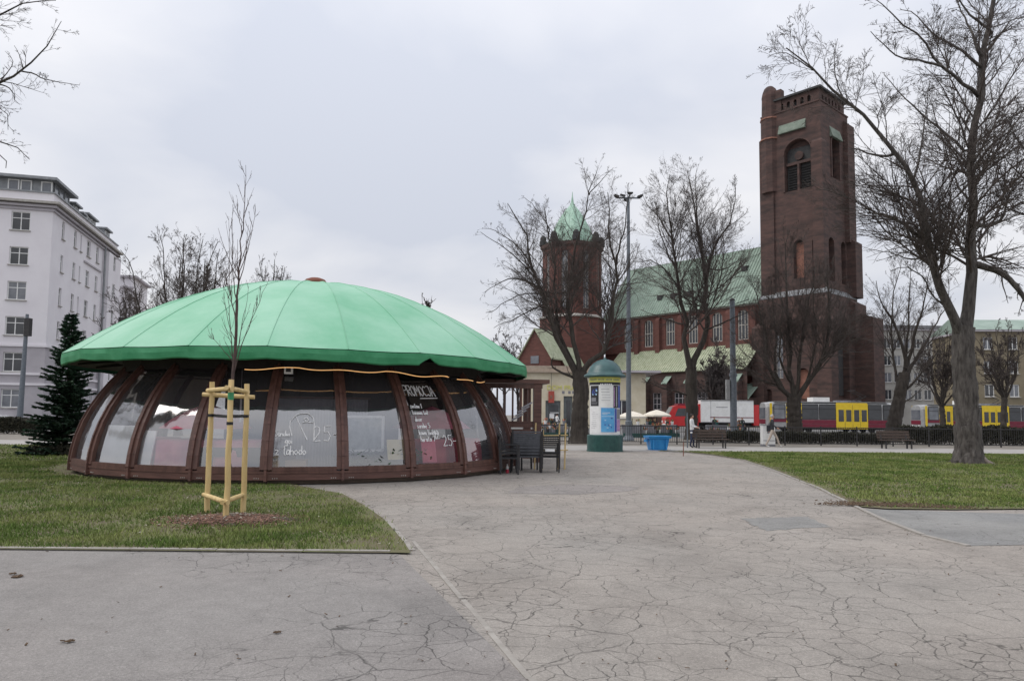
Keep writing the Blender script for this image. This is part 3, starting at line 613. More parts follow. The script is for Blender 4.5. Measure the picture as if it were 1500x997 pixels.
for i,u in enumerate((2.2,2.55,2.9,3.3)):
    rr=random.Random(i); t=thing('potted_plant',['green potted plant inside under the framed picture','green potted plant inside between the picture and the yellow notice','green potted plant inside under the yellow notice','green potted plant inside under the promotion writing'][i],'plant',inside(u,5.75),0,'plants along the pavilion windows')
    mb=MB(); mb.lathe([(.1,0),(.14,.2),(.13,.2)],12); mb.build('pot',M['rust'],t); mb=MB()
    for q in range(110):
        g=rr.uniform(0,6.3); p=Vector((rr.gauss(0,.17),rr.gauss(0,.17),rr.uniform(.18,.55))); d=Vector((math.cos(g),math.sin(g),rr.uniform(-.2,.8)))*rr.uniform(.07,.15); s=Vector((-math.sin(g),math.cos(g),0))*.03
        mb.add([p,p+d*.5+s,p+d,p+d*.5-s],[(0,1,2,3)])
    mb.build('foliage',M['leaf'],t)
u=.33; p=inside(u,5.0); mb=MB(); mb.tube([(p.x,p.y,1.35),(p.x,p.y,1.95)],.022,8); mb.tube([(p.x,p.y,1.95),(p.x,p.y,2.98)],.004,4)
tag(mb.build('reflection_tube',M['lampw']),'white lamp tube hanging behind the sapling stakes','lamp')  # a bright reflection on the glass, modelled as a white tube
# ---- porch on the pavilion's right
t=thing('porch','dark brown timber porch with flat roof at the pavilion right side','porch',(-.1,24.6,0),R(8))
mb=MB(); mb.b2((-.9,-.9,2.62),(1.25,1.6,2.75)); mb.build('roof_slab',M['wood2'],t)
mb=MB(); mb.b2((-.9,-.84,2.45),(1.02,-.76,2.60)); mb.build('beam',M['wood'],t)
for x,y in((.86,-.75),(.86,1.4)): mb=MB(); mb.b2((x-.13,y-.1,0),(x+.13,y+.1,2.615)); mb.build('post',M['wood2'],t)
for i in range(6): mb=MB(); x=-.75+i*.26; mb.b2((x-.028,-.79,1.32),(x+.028,-.72,2.445)); mb.build('slat',M['wood'],t)
for z in(1.16,.9,.64,.38): mb=MB(); mb.b2((-.85,-.80,z),(.72,-.75,z+.20)); mb.build('board',M['wood2'],t)
for i in range(4): mb=MB(); mb.box((.18+.1*i,-.93,1.5+.13*i),(.42,.02,.05),M=Euler((R(15),R(-28),0)).to_matrix()); mb.build('tilted_slat',M['corr'],t)
# ---- stacked outdoor furniture by the pavilion
def make_chair(lab,group,loc,rz,wood='rattan',legs='iron',back=7,e=0):
    t=thing('garden_chair',lab,'chair',loc,rz,group)
    mb=MB(); mb.box((0,0,.44),(.50+2*e,.48,.05)); mb.build('seat',M[wood],t)
    for i in range(back):
        mb=MB(); z=.52+i*.40/back; mb.box((0,.235+.02*i/back*3,z),(.46+2*e,.022,.40/back*.72)); mb.build('slat',M[wood],t)
    for s in(-1,1):
        mb=MB(); mb.bar((s*(.24+e),-.22,0),(s*(.24+e),-.21,.64),.04); mb.build('leg',M[legs],t)
        mb=MB(); mb.bar((s*(.24+e),.24,0),(s*(.235+e),.30,.93),.04); mb.build('leg',M[legs],t)
        mb=MB(); mb.bar((s*(.245+e),-.23,.65),(s*(.245+e),.27,.66),.05,.025); mb.build('armrest',M[wood],t)
    return t
G='dark chairs piled beside the pavilion'
c0=make_chair('black slatted chair turned side on against the pavilion wall, bottom of its pile',G,(-.05,19.25,0),R(95))
def cp(src,lab,loc,rz):
    c=copy_tree(src); c['label']=lab; c.location=loc; c.rotation_euler=(0,0,rz); return c
cp(c0,'black slatted chair side on against the pavilion wall, top of its pile',(-.03,19.25,.13),R(97))
g0=make_chair('grey backed slatted chair at the bottom of the middle pile',G,(.42,19.95,0),R(176),'bluish',e=.17)
for i,l in enumerate(('second from bottom','second from top','topmost')): cp(g0,f'grey backed slatted chair in the middle pile, {l}',(.42+.012*i,19.92-.03*i,.085*(i+1)),R(176+2*i))
cp(c0,'black slatted chair standing behind the middle pile of grey chairs',(.45,20.75,0),R(20))
b0=make_chair('black slatted chair with its back to the camera, right end of the furniture, bottom one',G,(1.06,20.0,0),R(183))
cp(b0,'black slatted chair stacked on the right end of the furniture, top one',(1.07,19.97,.12),R(184))
mb=MB(); mb.box((1.06,19.70,.62),(.26,.01,.07)); tag(mb.build('label_plate',M['chalk']),'small white plate on the back of the right black chair','plate')
t=thing('wooden_frame','pale wooden trestle frame standing behind the black chairs','frame',(1.1,21.0,0),R(5))
for x in(-.42,-.2,.28,.46): mb=MB(); mb.bar((x,0,0),(x+.03,.0,1.35 if x!=-.2 else 1.15),.05,.04); mb.build('post',M['stake'],t)
for z in(.55,.98): mb=MB(); mb.bar((-.5,-.05,z),(.55,-.05,z+.02),.05,.03); mb.build('rail',M['stake'],t)
p=gp(743,693); t=thing('bottle','small red and white bottle standing at the pavilion foot by the chairs','bottle',p)
mb=MB(); mb.lathe([(.04,0),(.042,.02),(.042,.11)],12); mb.build('bottle_body',M['red'],t,smooth=True); mb=MB(); mb.lathe([(.041,.112),(.036,.17),(.016,.22),(.016,.25)],12); mb.build('bottle_neck',M['white'],t,smooth=True)
# planks and stones lying at the foot of the wall on the left
for (px,py,l,w,m,lab,rz) in((213,702,1.25,.26,'stone','pale grey plank lying on the grass at the pavilion foot',-2),(287,702,.6,.12,'kerb','short pale plank lying right of the longer one at the pavilion foot',3),(172,699,.45,.22,'sofa','dark bluish slab lying at the pavilion foot left of the plank',8)):
    p=gp(px,py); mb=MB(); mb.box((0,0,.06),(l,w,.05)); mb.box((0,0,.035),(l*.96,w*.9,.012)); tag(mb.build('plank',M[m],None,p,R(rz)),lab,'plank')
for i,(px,py) in enumerate(((141,690),(152,697),(163,698))):
    p=gp(px,py); rr=random.Random(i); mb=MB(); bm=bmesh.new(); bmesh.ops.create_icosphere(bm,subdivisions=2,radius=.1)
    for v in bm.verts: v.co=Vector((v.co.x*1.3,v.co.y,v.co.z*.7))*(1+rr.uniform(-.15,.15))
    me=bpy.data.meshes.new('stone'); bm.to_mesh(me); bm.free(); me.materials.append(M['stone']); o=put('stone',me,None,(p.x,p.y,.07)); tag(o,['grey stone at the pavilion foot, leftmost of three','grey stone at the pavilion foot, middle of three','grey stone at the pavilion foot, rightmost of three'][i],'stone','stones at the pavilion foot')
# ------------------------------------------------------------------ advertising column
p=gp(886,662); Yc=p.y+.70; X0=xat(886,Yc); t=thing('advertising_column','round green advertising column pasted with posters under teal dome cap','advertising column',(X0,Yc,0))
mb=MB(); mb.lathe([(.80,0),(.80,.06),(.78,.07),(.78,.70),(.74,.73),(.70,.74)],40); mb.build('plinth',M['colgreen'],t,smooth=False)
mb=MB(); mb.lathe([(.66,.74),(.66,3.02)],48); mb.build('drum',M['paper'],t,smooth=False)
mb=MB(); mb.lathe([(.665,2.90),(.672,2.91),(.672,3.02)],48); mb.build('dark_band',M['black'],t)
mb=MB(); mb.lathe([(.69,3.02),(.69,3.24)],48); mb.build('yellow_band',M['yellow'],t)
mb=MB(); mb.lathe([(.66,3.24),(.90,3.25),(.93,3.29),(.90,3.35),(.78,3.42),(.74,3.52),(.66,3.70),(.52,3.86),(.34,3.98),(.15,4.04),(.05,4.06),(.05,4.12),(.015,4.15)],40); mb.build('dome_cap',M['colteal'],t,smooth=True)
cdir=math.atan2(X0,Yc)
def patch(name,a0,a1,z0,z1,m,r,parent=None):
    """poster curved round the drum; angles in degrees from the side that faces the path"""
    mb=MB(); n=max(2,int((a1-a0)/5)); vs=[]
    for i in range(n+1):
        a=R(a0+(a1-a0)*i/n)-cdir; 
        for z,rr_ in((z0,r),(z1,r),(z0,.655),(z1,.655)): vs.append((rr_*math.sin(a),-rr_*math.cos(a),z))
    fs=[]
    for i in range(n):
        b=4*i; fs+=[(b,b+4,b+5,b+1),(b+1,b+5,b+7,b+3),(b,b+2,b+6,b+4)]
    fs+=[(0,1,3,2),(4*n,4*n+2,4*n+3,4*n+1)]
    mb.add(vs,fs); return mb.build(name,m,parent or t)
rr=random.Random(4)
ps=patch('poster',-68,-24,1.98,2.86,M['black'],.667); ps['label']='black poster with blue print'
for i in range(12): a=rr.uniform(-58,-34); z=rr.uniform(2.42,2.74); patch('print',a,a+rr.uniform(3,7),z,z+rr.uniform(.03,.09),M['blued'] if i%3 else M['bluel'],.6695+i*.0002,ps)
patch('print',-60,-35,2.18,2.34,M['greyt'],.6695,ps)
for i in range(3): patch('print',-62,-32+i*2,2.05+.04*i,2.065+.04*i,M['greyt'],.6695,ps)
ps=patch('poster',-20,30,1.92,2.86,M['white'],.667); ps['label']='white poster with dark headline'
for i,(a0,a1) in enumerate(((-17,-13),(-11,-6),(-3,-1),(1,6),(8,13),(15,20),(22,27))): patch('print',a0,a1,2.87,2.95,M['white'],.6745,ps)
for i in range(5): patch('print',-15+rr.uniform(0,6),24-rr.uniform(0,12),2.70-.12*i,2.715-.12*i,M['greyt'],.6695,ps)
ps=patch('poster',34,58,1.9,2.88,M['black'],.667); patch('print',35,39,1.95,2.80,M['purple'],.6695,ps); patch('print',47,49,1.95,2.82,M['white'],.6695,ps)
ps=patch('poster',60,85,1.9,2.88,M['blued'],.667)
ps=patch('poster',-14,38,.86,1.90,M['bluep'],.672); ps['label']='bright blue poster'
patch('print',-12,36,1.52,1.555,M['bluel'],.675,ps)
for i in range(7): a=rr.uniform(-10,26); z=rr.uniform(1.0,1.45); patch('print',a,a+rr.uniform(4,9),z,z+.05,M['bluel'] if i%2 else M['blued'],.6748+i*.0002,ps)
patch('print',-10,20,1.68,1.70,M['white'],.675,ps); patch('print',-10,10,1.62,1.635,M['white'],.675,ps)
ps=patch('poster',40,50,.86,1.88,M['blued'],.6685)
ps=patch('poster',52,80,.9,1.40,M['purple'],.667); ps=patch('poster',52,80,1.42,1.86,M['greyt'],.667)
ps=patch('poster',-70,-17,.80,1.92,M['paper'],.6665); ps['label']='white poster with faint text'
for i in range(9): patch('print',-62+rr.uniform(0,10),-30+rr.uniform(-10,5),1.70-.085*i,1.708-.085*i,M['greyt'],.6685,ps)
# lettering on the yellow band
mb=MB()
for i in range(26):
    a=R(-62+i*4.8)-cdir
    if i in(7,13,19): continue
    mb.box((.692*math.sin(a),-.692*math.cos(a),3.12),(.028,.008,.055 if i%3 else .075),rz=a)
mb.build('lettering',M['greyt'],t)
# ------------------------------------------------------------------ sapling guard
base=[gp(303,753),gp(331,765),gp(356,753)]; top=[at(311,559,base[0].y+.02),at(339,556,base[1].y+.1),at(362,562,base[2].y+.02)]
t=thing('tree_guard','pale pine stake guard of three posts around the sapling','tree guard',(cM.x,cM.y,0)); O=Vector((cM.x,cM.y,0))
for b,q in zip(base,top):
    mb=MB(); rr=random.Random(int(b.x*100)); P=[b.lerp(q,i/8)+Vector((rr.uniform(-.006,.006),rr.uniform(-.006,.006),0)) for i in range(9)]; P[0].z=-.1
    mb.tube([p-O for p in P],[.043,.043,.042,.042,.041,.041,.040,.040,.039],14); mb.build('stake',M['stake'],t,smooth=False)
def rail(i,j,f,n):
    a=base[i].lerp(top[i],f); b=base[j].lerp(top[j],f); d=(b-a).normalized(); off=Vector((0,-.055,0)) if n else Vector((0,0,0))
    mb=MB(); mb.tube([a-d*.14+off-O,a.lerp(b,.5)+off-O,b+d*.12+off-O],[.033,.036,.033],12); mb.build('crossbar',M['stake'],t)
for f,n in((.935,1),(.145,1)): rail(0,1,f,n); rail(1,2,f+.004,n)
rail(0,2,.90,0)
for i,f in((0,.745),(1,.69),(2,.75)):
    a=base[i].lerp(top[i],f)-O; mb=MB(); mb.lathe([(.046,-.022),(.046,.022)],14,a); mb.build('strap',M['strap'],t)
a=base[0].lerp(top[0],.745); b=base[1].lerp(top[1],.735); c=base[2].lerp(top[2],.75)
mb=MB(); mb.bar(a-O+Vector((0,.05,0)),b-O+Vector((0,.06,0)),.012,.045); mb.bar(b-O+Vector((0,.06,.01)),c-O+Vector((0,.05,0)),.012,.045); mb.build('strap',M['strap'],t)
b=base[1].lerp(top[1],.88)-O; mb=MB(); mb.lathe([(.0435,-.05),(.0435,.06)],14,b); mb.build('green_mark',M['valance'],t)
# ------------------------------------------------------------------ trees
def tubes_np(groups):
    """groups: list of (P[n,k,3], r[n,k], sides) -> vertex and quad arrays"""
    VV=[];FF=[];o=0
    for P,r,sd in groups:
        n,k,_=P.shape; T=np.gradient(P,axis=1); T/=np.linalg.norm(T,axis=2,keepdims=True)+1e-9
        ref=np.zeros_like(T); ref[...,0]=1; m=np.abs(T[...,0])>.85; 
        mm=np.repeat(m.any(axis=1)[:,None],k,1); ref[mm]=(0,1,0)
        A=np.cross(T,ref); A/=np.linalg.norm(A,axis=2,keepdims=True)+1e-9; B=np.cross(T,A)
        g=np.arange(sd)*2*PI/sd
        V=P[:,:,None,:]+r[:,:,None,None]*(A[:,:,None,:]*np.cos(g)[None,None,:,None]+B[:,:,None,:]*np.sin(g)[None,None,:,None])
        idx=np.arange(n*k*sd).reshape(n,k,sd)+o; j2=np.roll(np.arange(sd),-1)
        q=np.stack([idx[:,:-1,:],idx[:,:-1,j2],idx[:,1:,j2],idx[:,1:,:]],-1).reshape(-1,4)
        VV.append(V.reshape(-1,3)); FF.append(q); o+=n*k*sd
    return np.concatenate(VV),np.concatenate(FF)
def resample(pts,k,rg,j=.0):
    p=np.array([tuple(q) for q in pts],float)
    if len(p)>2:                                   # Catmull-Rom
        e=np.vstack([2*p[0]-p[1],p,2*p[-1]-p[-2]]); out=[]
        for i in range(1,len(e)-2):
            for s in np.linspace(0,1,8,endpoint=False):
                a,b,c,d=e[i-1],e[i],e[i+1],e[i+2]; out.append(.5*((2*b)+(c-a)*s+(2*a-5*b+4*c-d)*s*s+(3*b-a-3*c+d)*s**3))
        out.append(p[-1]); p=np.array(out)
    d=np.r_[0,np.cumsum(np.linalg.norm(np.diff(p,axis=0),axis=1))]; L=d[-1]; s=np.linspace(0,L,k)
    q=np.stack([np.interp(s,d,p[:,i]) for i in range(3)],1); w=rg.normal(0,j*L/k,(k,3)); w[0]=0; return q+w,L
def spawn(P,r,L,count,rg,tmin=.2,ang=(35,65),ratio=.5,ns=5,wig=.16,up=.12,rr_=.6,rmin=.008,tmax=1.0,flat=1.0):
    n,k,_=P.shape; cnt=rg.poisson(count,n) if np.isscalar(count) else count; idx=np.repeat(np.arange(n),cnt); m=len(idx)
    t=tmin+(tmax-tmin)*rg.random(m); f=t*(k-1); i=np.minimum(f.astype(int),k-2); a=(f-i)[:,None]
    S=P[idx,i]*(1-a)+P[idx,i+1]*a; T=P[idx,i+1]-P[idx,i]; T/=np.linalg.norm(T,axis=1,keepdims=True)+1e-9
    rad=(r[idx,i]*(1-a[:,0])+r[idx,i+1]*a[:,0])
    Q=rg.normal(0,1,(m,3)); Q-=T*(Q*T).sum(1,keepdims=True); Q/=np.linalg.norm(Q,axis=1,keepdims=True)+1e-9
    an=np.radians(rg.uniform(*ang,m))[:,None]; D=T*np.cos(an)+Q*np.sin(an); D[:,2]+=up; D/=np.linalg.norm(D,axis=1,keepdims=True)
    LL=L[idx]*ratio*(1.2-.92*t)*rg.uniform(.6,1.35,m); out=np.zeros((m,ns,3)); out[:,0]=S; p=S.copy()
    for j in range(1,ns):
        D=D+rg.normal(0,wig,(m,3)); D[:,2]+=up*.5; D/=np.linalg.norm(D,axis=1,keepdims=True); p=p+D*(LL/(ns-1))[:,None]; out[:,j]=p
    r0=np.maximum(rad*rr_,rmin); r1=np.maximum(r0*.25,rmin*.5); R_=r0[:,None]+(r1-r0)[:,None]*np.linspace(0,1,ns)[None]
    return out,R_,LL
def tree(name,lab,loc,trunk,limbs,spec,seed,group=None,bark='bark',twig='twig',cat='tree',sides=10,rmin=.008,LW=.82):
    """trunk: (pts,r0,r1); limbs: list of (pts,r0,r1), world points; spec: levels of spawned branches"""
    rg=np.random.default_rng(seed); root=thing(name,lab,cat,loc,0,group); O_=np.array(tuple(loc))
    def part(nm,pts,r0,r1,k,sd,flare=0,cut=1.0):
        if cut<1: pts=list(pts); pts[-1]=pts[-2].lerp(pts[-1],.55)
        q,L=resample(pts,k,rg,.06); s=np.linspace(0,1,k); r=r0+(r1-r0)*s**.7
        if flare: r=r*(1+flare*np.exp(-s*k/1.6))
        r*=1+rg.normal(0,.035,k)
        V,Fq=tubes_np([(q[None]-O_,r[None],sd)])
        if nm=='trunk': V=V+(V-np.repeat(q-O_,sd,0))*np.clip(rg.normal(0,.055,(len(V),1)),-.12,.12)
        put(nm,npmesh(nm,V,Fq,M[bark],True),root); return q,r,L
    part('trunk',trunk[0],trunk[1],trunk[2],26,22,trunk[3] if len(trunk)>3 else .45)
    Ps=[];Rs=[];Ls=[]
    dense=[[p.lerp(q,i/12) for p,q in zip(l[0][:-1],l[0][1:]) for i in range(13)] for l in limbs]; tk=[p.lerp(q,i/12) for p,q in zip(trunk[0][:-1],trunk[0][1:]) for i in range(13)]
    joined=[]
    for i,l in enumerate(limbs):                   # grow every limb out of the wood it springs from
        a=Vector(l[0][0]); c=[p for p in tk]+[p for j,d in enumerate(dense) if j!=i and limbs[j][1]>l[1] for p in d]; n_=min(c,key=lambda p:(p-a).length); g=(n_-a).length
        joined.append(([n_]+list(l[0]) if .03<g<2.5 else l[0],l[1],l[2]))
    for l in joined:
        q,r,L=part('limb',l[0],l[1]*LW,l[2]*.6,12,sides,0,.93); Ps.append(q);Rs.append(r);Ls.append(L)
    P,r,L=np.array(Ps),np.array(Rs),np.array(Ls); groups=[]
    for lv in spec:
        lv=dict(lv); sd=lv.pop('sd',3); keep=lv.pop('both',False); c=lv.pop('count'); per=lv.pop('perlen',False)
        if per: c=rg.poisson(c*L/np.mean(L))
        P2_,r2_,L2_=spawn(P,r,L,c,rg,rmin=rmin,**lv); groups.append((P2_,r2_,sd))
        P,r,L=P2_,r2_,L2_
    V,Fq=tubes_np([(a-O_,b,c) for a,b,c in groups]); put('crown',npmesh('crown',V,Fq,M[twig],True),root)
    return root
def px(pts,Y,dep=None,seed=0):
    rg=random.Random(seed); n=len(pts); d=dep if dep is not None else rg.uniform(-2.2,2.2)
    return [at(p[0],p[1],Y+d*(i/(n-1) if n>1 else 0)) for i,p in enumerate(pts)]
def SPEC(c1=9,c2=7,c3=5,r1=.42,up=.10,wig=.115):
    c1,c2,c3=c1*1.4,c2*1.08,c3*1.05
    return [dict(count=c1,perlen=True,tmin=.18,ang=(24,54),ratio=r1,ns=7,wig=wig,up=up,rr_=.40,sd=5),
            dict(count=c2,perlen=True,tmin=.15,ang=(22,50),ratio=.48,ns=5,wig=wig,up=up,rr_=.5,sd=4),
            dict(count=c3,tmin=.15,ang=(20,48),ratio=.52,ns=4,wig=wig,up=up*.8,rr_=.6,sd=3),
            dict(count=2.6,tmin=.2,ang=(18,45),ratio=.55,ns=3,wig=wig,up=up*.5,rr_=.8,sd=3)]
G='bare trees along the park edge'
# tree behind the column
Y=40; b=at(849,606,Y); b.z=0
tree('bare_tree','bare spreading tree behind the advertising column with drooping left branches',b,([b,at(849,610,Y),at(851,575,Y),at(849,545,Y)],.50,.40),[
 (px([(848,556),(827,513),(806,469),(793,425),(779,391),(772,356),(753,316),(735,285)],Y,-1.5),.24,.03),
 (px([(848,552),(832,520),(816,479),(813,425),(810,384),(800,320),(796,290)],Y,2),.20,.03),
 (px([(851,552),(840,500),(832,459),(834,411),(847,356),(856,315),(866,275),(878,237)],Y,.8),.22,.03),
 (px([(852,550),(868,528),(885,510),(898,452),(905,404),(902,384),(892,350),(893,305),(888,262)],Y,-.6),.22,.03),
 (px([(903,388),(908,360),(915,333),(919,290),(921,251)],Y,-1.8),.09,.02),
 (px([(793,425),(770,411),(748,408),(722,420),(700,434)],Y,-2.4),.09,.02),(px([(789,415),(765,385),(741,365),(715,348),(694,335)],Y,-1.2),.08,.02),
 (px([(797,445),(775,455),(758,466),(735,474),(715,486)],Y,-2.6),.07,.02),(px([(778,388),(760,362),(738,345),(718,335),(700,333)],Y,.8),.07,.02),
 (px([(795,430),(770,430),(745,440),(722,455),(705,462)],Y,-3),.06,.02),(px([(813,430),(835,425),(858,400),(872,370)],Y,1.5),.06,.02),
 (px([(802,330),(780,300),(762,282)],Y,2),.05,.02),(px([(866,280),(880,265),(902,240)],Y,.5),.05,.02),
 (px([(846,556),(832,549),(820,544),(810,538),(808,528),(813,520)],Y,-1.2),.13,.05)],SPEC(14,7,4.6,.36,.02),21,G,rmin=.0045)
# tree in front of the nave
Y=48; b=at(1014,606,Y); b.z=0
tree('bare_tree','bare forked tree in front of the church nave behind the box truck',b,([b,at(1013,600,Y),at(1013,565,Y),at(1012,538,Y)],.44,.36),[
 (px([(1011,545),(1004,504),(1000,451),(990,393),(983,344),(977,290),(984,228)],Y,-1),.27,.03),
 (px([(1014,545),(1032,489),(1033,420),(1027,363),(1018,320),(1008,270),(1006,232)],Y,1),.30,.03),
 (px([(1032,415),(1048,355),(1068,329),(1078,283),(1074,245)],Y,-1.5),.14,.02),(px([(1030,376),(1021,317),(1019,268),(1022,225)],Y,2),.12,.02),
 (px([(996,424),(975,395),(956,382),(938,384),(922,386)],Y,-2),.10,.02),(px([(999,475),(975,467),(950,458),(926,448)],Y,1.5),.09,.02),
 (px([(1032,484),(1055,474),(1078,464),(1098,456),(1113,448)],Y,-1),.10,.02),(px([(1006,578),(990,573),(971,568),(950,560),(933,550)],Y,-1.5),.09,.03),
 (px([(984,350),(965,318),(948,300),(935,270)],Y,1.8),.09,.02),(px([(1030,390),(1058,395),(1082,380),(1100,350)],Y,2),.09,.02),
 (px([(990,395),(970,350),(962,310),(955,262)],Y,-2.5),.09,.02),(px([(1040,380),(1060,340),(1088,318),(1104,296)],Y,.5),.07,.02)],SPEC(14,7.5,5,.38,.08),22,G,rmin=.005)
# bushy tree before the tower
Y=46; b=at(1164,606,Y); b.z=0
tree('bare_tree','dark bushy bare tree with short trunk in front of the brick tower',b,([b,at(1164,618,Y),at(1163,598,Y),at(1163,581,Y)],.46,.44),[
 (px([(1161,588),(1140,563),(1125,536),(1120,490),(1110,440),(1098,395)],Y,-1),.22,.03),(px([(1163,588),(1158,551),(1155,490),(1152,430),(1151,370),(1160,310)],Y,1.5),.22,.03),
 (px([(1166,588),(1185,557),(1206,527),(1215,475),(1212,415),(1212,360)],Y,-1.5),.26,.03),(px([(1165,586),(1173,520),(1179,466),(1192,415),(1198,350)],Y,.5),.2,.03),
 (px([(1150,572),(1134,540),(1138,490),(1131,440),(1128,370)],Y,2),.14,.02),(px([(1140,565),(1122,558),(1107,555),(1090,540)],Y,-2),.1,.02),(px([(1206,530),(1228,500),(1238,455),(1246,410)],Y,1),.13,.02),
 (px([(1180,565),(1195,500),(1192,440),(1182,380)],Y,-2.5),.12,.02),(px([(1156,560),(1143,520),(1145,450),(1140,400)],Y,-2.5),.12,.02),(px([(1212,520),(1240,505),(1258,480)],Y,-1),.08,.02),(px([(1125,530),(1105,505),(1090,470)],Y,2),.08,.02)],SPEC(14,8.5,5,.40,.10),23,G,rmin=.0055)
# leaning tree right of the tower
Y=47; b=at(1305,606,Y); b.z=0
tree('bare_tree','bare tree with leaning dark trunk between the two trams',b,([b,at(1308,632,Y),at(1315,595,Y),at(1325,546,Y)],.50,.34),[
 (px([(1325,550),(1327,526),(1316,487),(1306,466),(1288,436),(1280,390)],Y,-1),.2,.03),(px([(1325,552),(1344,523),(1364,487),(1381,459),(1398,430)],Y,1.5),.2,.03),(px([(1327,540),(1344,478),(1358,425),(1364,370)],Y,-2),.18,.03),
 (px([(1318,580),(1310,540),(1306,500),(1305,460),(1316,400),(1320,350)],Y,2),.15,.02),(px([(1318,585),(1340,558),(1362,532),(1384,502),(1402,492)],Y,-1.5),.14,.02),(px([(1314,596),(1335,582),(1352,566),(1370,548)],Y,2),.10,.02),(px([(1326,530),(1330,470),(1334,410),(1332,360)],Y,.5),.13,.02)],SPEC(9,6,4,.36,.12),24,G,rmin=.0055)
# old tree on the right lawn
b=gp(1418,679); Y=b.y
tree('old_tree','thick old bare tree with pale scarred foot on the right lawn',b,([b+Vector((0,0,-.1)),at(1418,640,Y),at(1416,597,Y),at(1411,527,Y),at(1410,480,Y)],.45,.34,.22),[
 (px([(1413,505),(1417,470),(1420,421),(1425,316),(1424,211),(1432,150),(1440,95),(1455,21),(1459,-30),(1462,-90)],Y,.4),.29,.10),
 (px([(1409,505),(1398,460),(1382,421),(1361,372),(1354,351),(1357,316),(1340,268),(1319,232),(1291,190),(1241,151),(1185,98),(1122,42)],Y,-2.5),.24,.03),
 (px([(1356,360),(1345,345),(1326,330),(1305,317),(1259,309)],Y-.4,-1),.12,.04),(px([(1302,228),(1275,226),(1258,219),(1238,217)],Y-1.5,-.4),.07,.03),
 (px([(1338,270),(1345,240),(1350,211),(1357,161),(1366,140)],Y-1,.6),.07,.02),(px([(1424,388),(1445,392),(1473,404),(1500,436),(1532,505)],Y,-.8),.17,.10),
 (px([(1430,135),(1403,118),(1378,95),(1345,55),(1295,10),(1260,-20)],Y,-1.6),.10,.02),(px([(1380,97),(1350,90),(1318,85),(1290,62),(1262,35)],Y-.8,-.8),.07,.02),(px([(1428,90),(1400,68),(1370,53),(1345,25),(1300,0)],Y,1.2),.09,.02),
 (px([(1432,75),(1425,50),(1410,20),(1395,-15)],Y,.8),.09,.03),(px([(1452,68),(1470,45),(1482,30),(1520,20)],Y,.5),.08,.02),(px([(1413,218),(1390,200),(1370,185),(1335,155),(1307,125),(1285,95)],Y,1.8),.08,.02),
 (px([(1420,330),(1445,330),(1466,320),(1481,281),(1510,250)],Y,1),.11,.04),(px([(1450,45),(1425,25),(1405,0),(1390,-30)],Y,-.5),.08,.03),(px([(1360,368),(1340,380),(1310,372),(1285,352)],Y,1.5),.07,.02),
 (px([(1425,250),(1450,215),(1475,195),(1505,160)],Y,-1),.10,.03),(px([(1398,458),(1372,440),(1350,405),(1325,392),(1290,398)],Y,-1),.06,.02),(px([(1424,300),(1402,270),(1385,230),(1380,190)],Y,1.5),.07,.02),
 (px([(1240,152),(1225,120),(1222,80),(1230,40)],Y-1.8,-.4),.04,.012),(px([(1188,101),(1150,78),(1105,85)],Y-2.2,-.4),.035,.01)],
 [dict(count=14,perlen=True,tmin=.12,ang=(26,60),ratio=.33,ns=8,wig=.12,up=.05,rr_=.30,sd=5),dict(count=8,perlen=True,tmin=.12,ang=(24,56),ratio=.5,ns=5,wig=.13,up=.04,rr_=.6,sd=4),dict(count=5,tmin=.15,ang=(22,52),ratio=.52,ns=4,wig=.14,up=.03,rr_=.7,sd=3),dict(count=2,tmin=.2,ang=(20,50),ratio=.55,ns=3,wig=.18,up=.0,rr_=.8,sd=3)],25,None,'bark_old',rmin=.006,sides=12)
old=[o for o in COL.objects if o.get('category')=='tree' and 'scarred' in o.get('label','')][0]
for (a,rad,mm) in((-35,.62,'bark_pale'),(20,.50,'bark_old'),(-100,.45,'bark_old'),(200,.55,'bark_old'),(120,.5,'bark_old'),(-70,.5,'bark_old')):
    d=Vector((math.cos(R(a)),math.sin(R(a)),0)); mb=MB(); mb.tube([d*.30+Vector((0,0,.40 if mm=='bark_pale' else .62)),d*.41+Vector((0,0,.24)),d*(rad*.85)+Vector((0,0,.10)),d*(rad+.18)+Vector((0,0,-.02))],[.09,.11,.10,.05],10); mb.build('root',M[mm],old,smooth=True)
# mossy burr with shoots on the old tree
# tree standing off to the right, only its crown reaches into view
Y=27; b=at(1650,606,Y); b.z=0
tree('bare_tree','dense dark bare crown reaching in at the upper right picture edge',b,([b,at(1645,500,Y),at(1635,400,Y)],.5,.35),[
 (px([(1637,410),(1590,330),(1540,260),(1495,210),(1462,150)],Y,-1),.2,.03),(px([(1636,400),(1600,280),(1560,190),(1520,130),(1480,90)],Y,1),.2,.03),(px([(1636,400),(1580,340),(1520,320),(1470,300),(1445,260)],Y,1.5),.14,.02),
 (px([(1590,330),(1540,300),(1490,250),(1455,220)],Y,-2),.12,.02),(px([(1637,400),(1640,250),(1620,120),(1600,20)],Y,0),.2,.03),(px([(1560,280),(1520,270),(1480,262),(1450,300)],Y,2.5),.09,.02)],
 SPEC(13,7,4.5,.34,.02,.13),26,None,rmin=.0055)
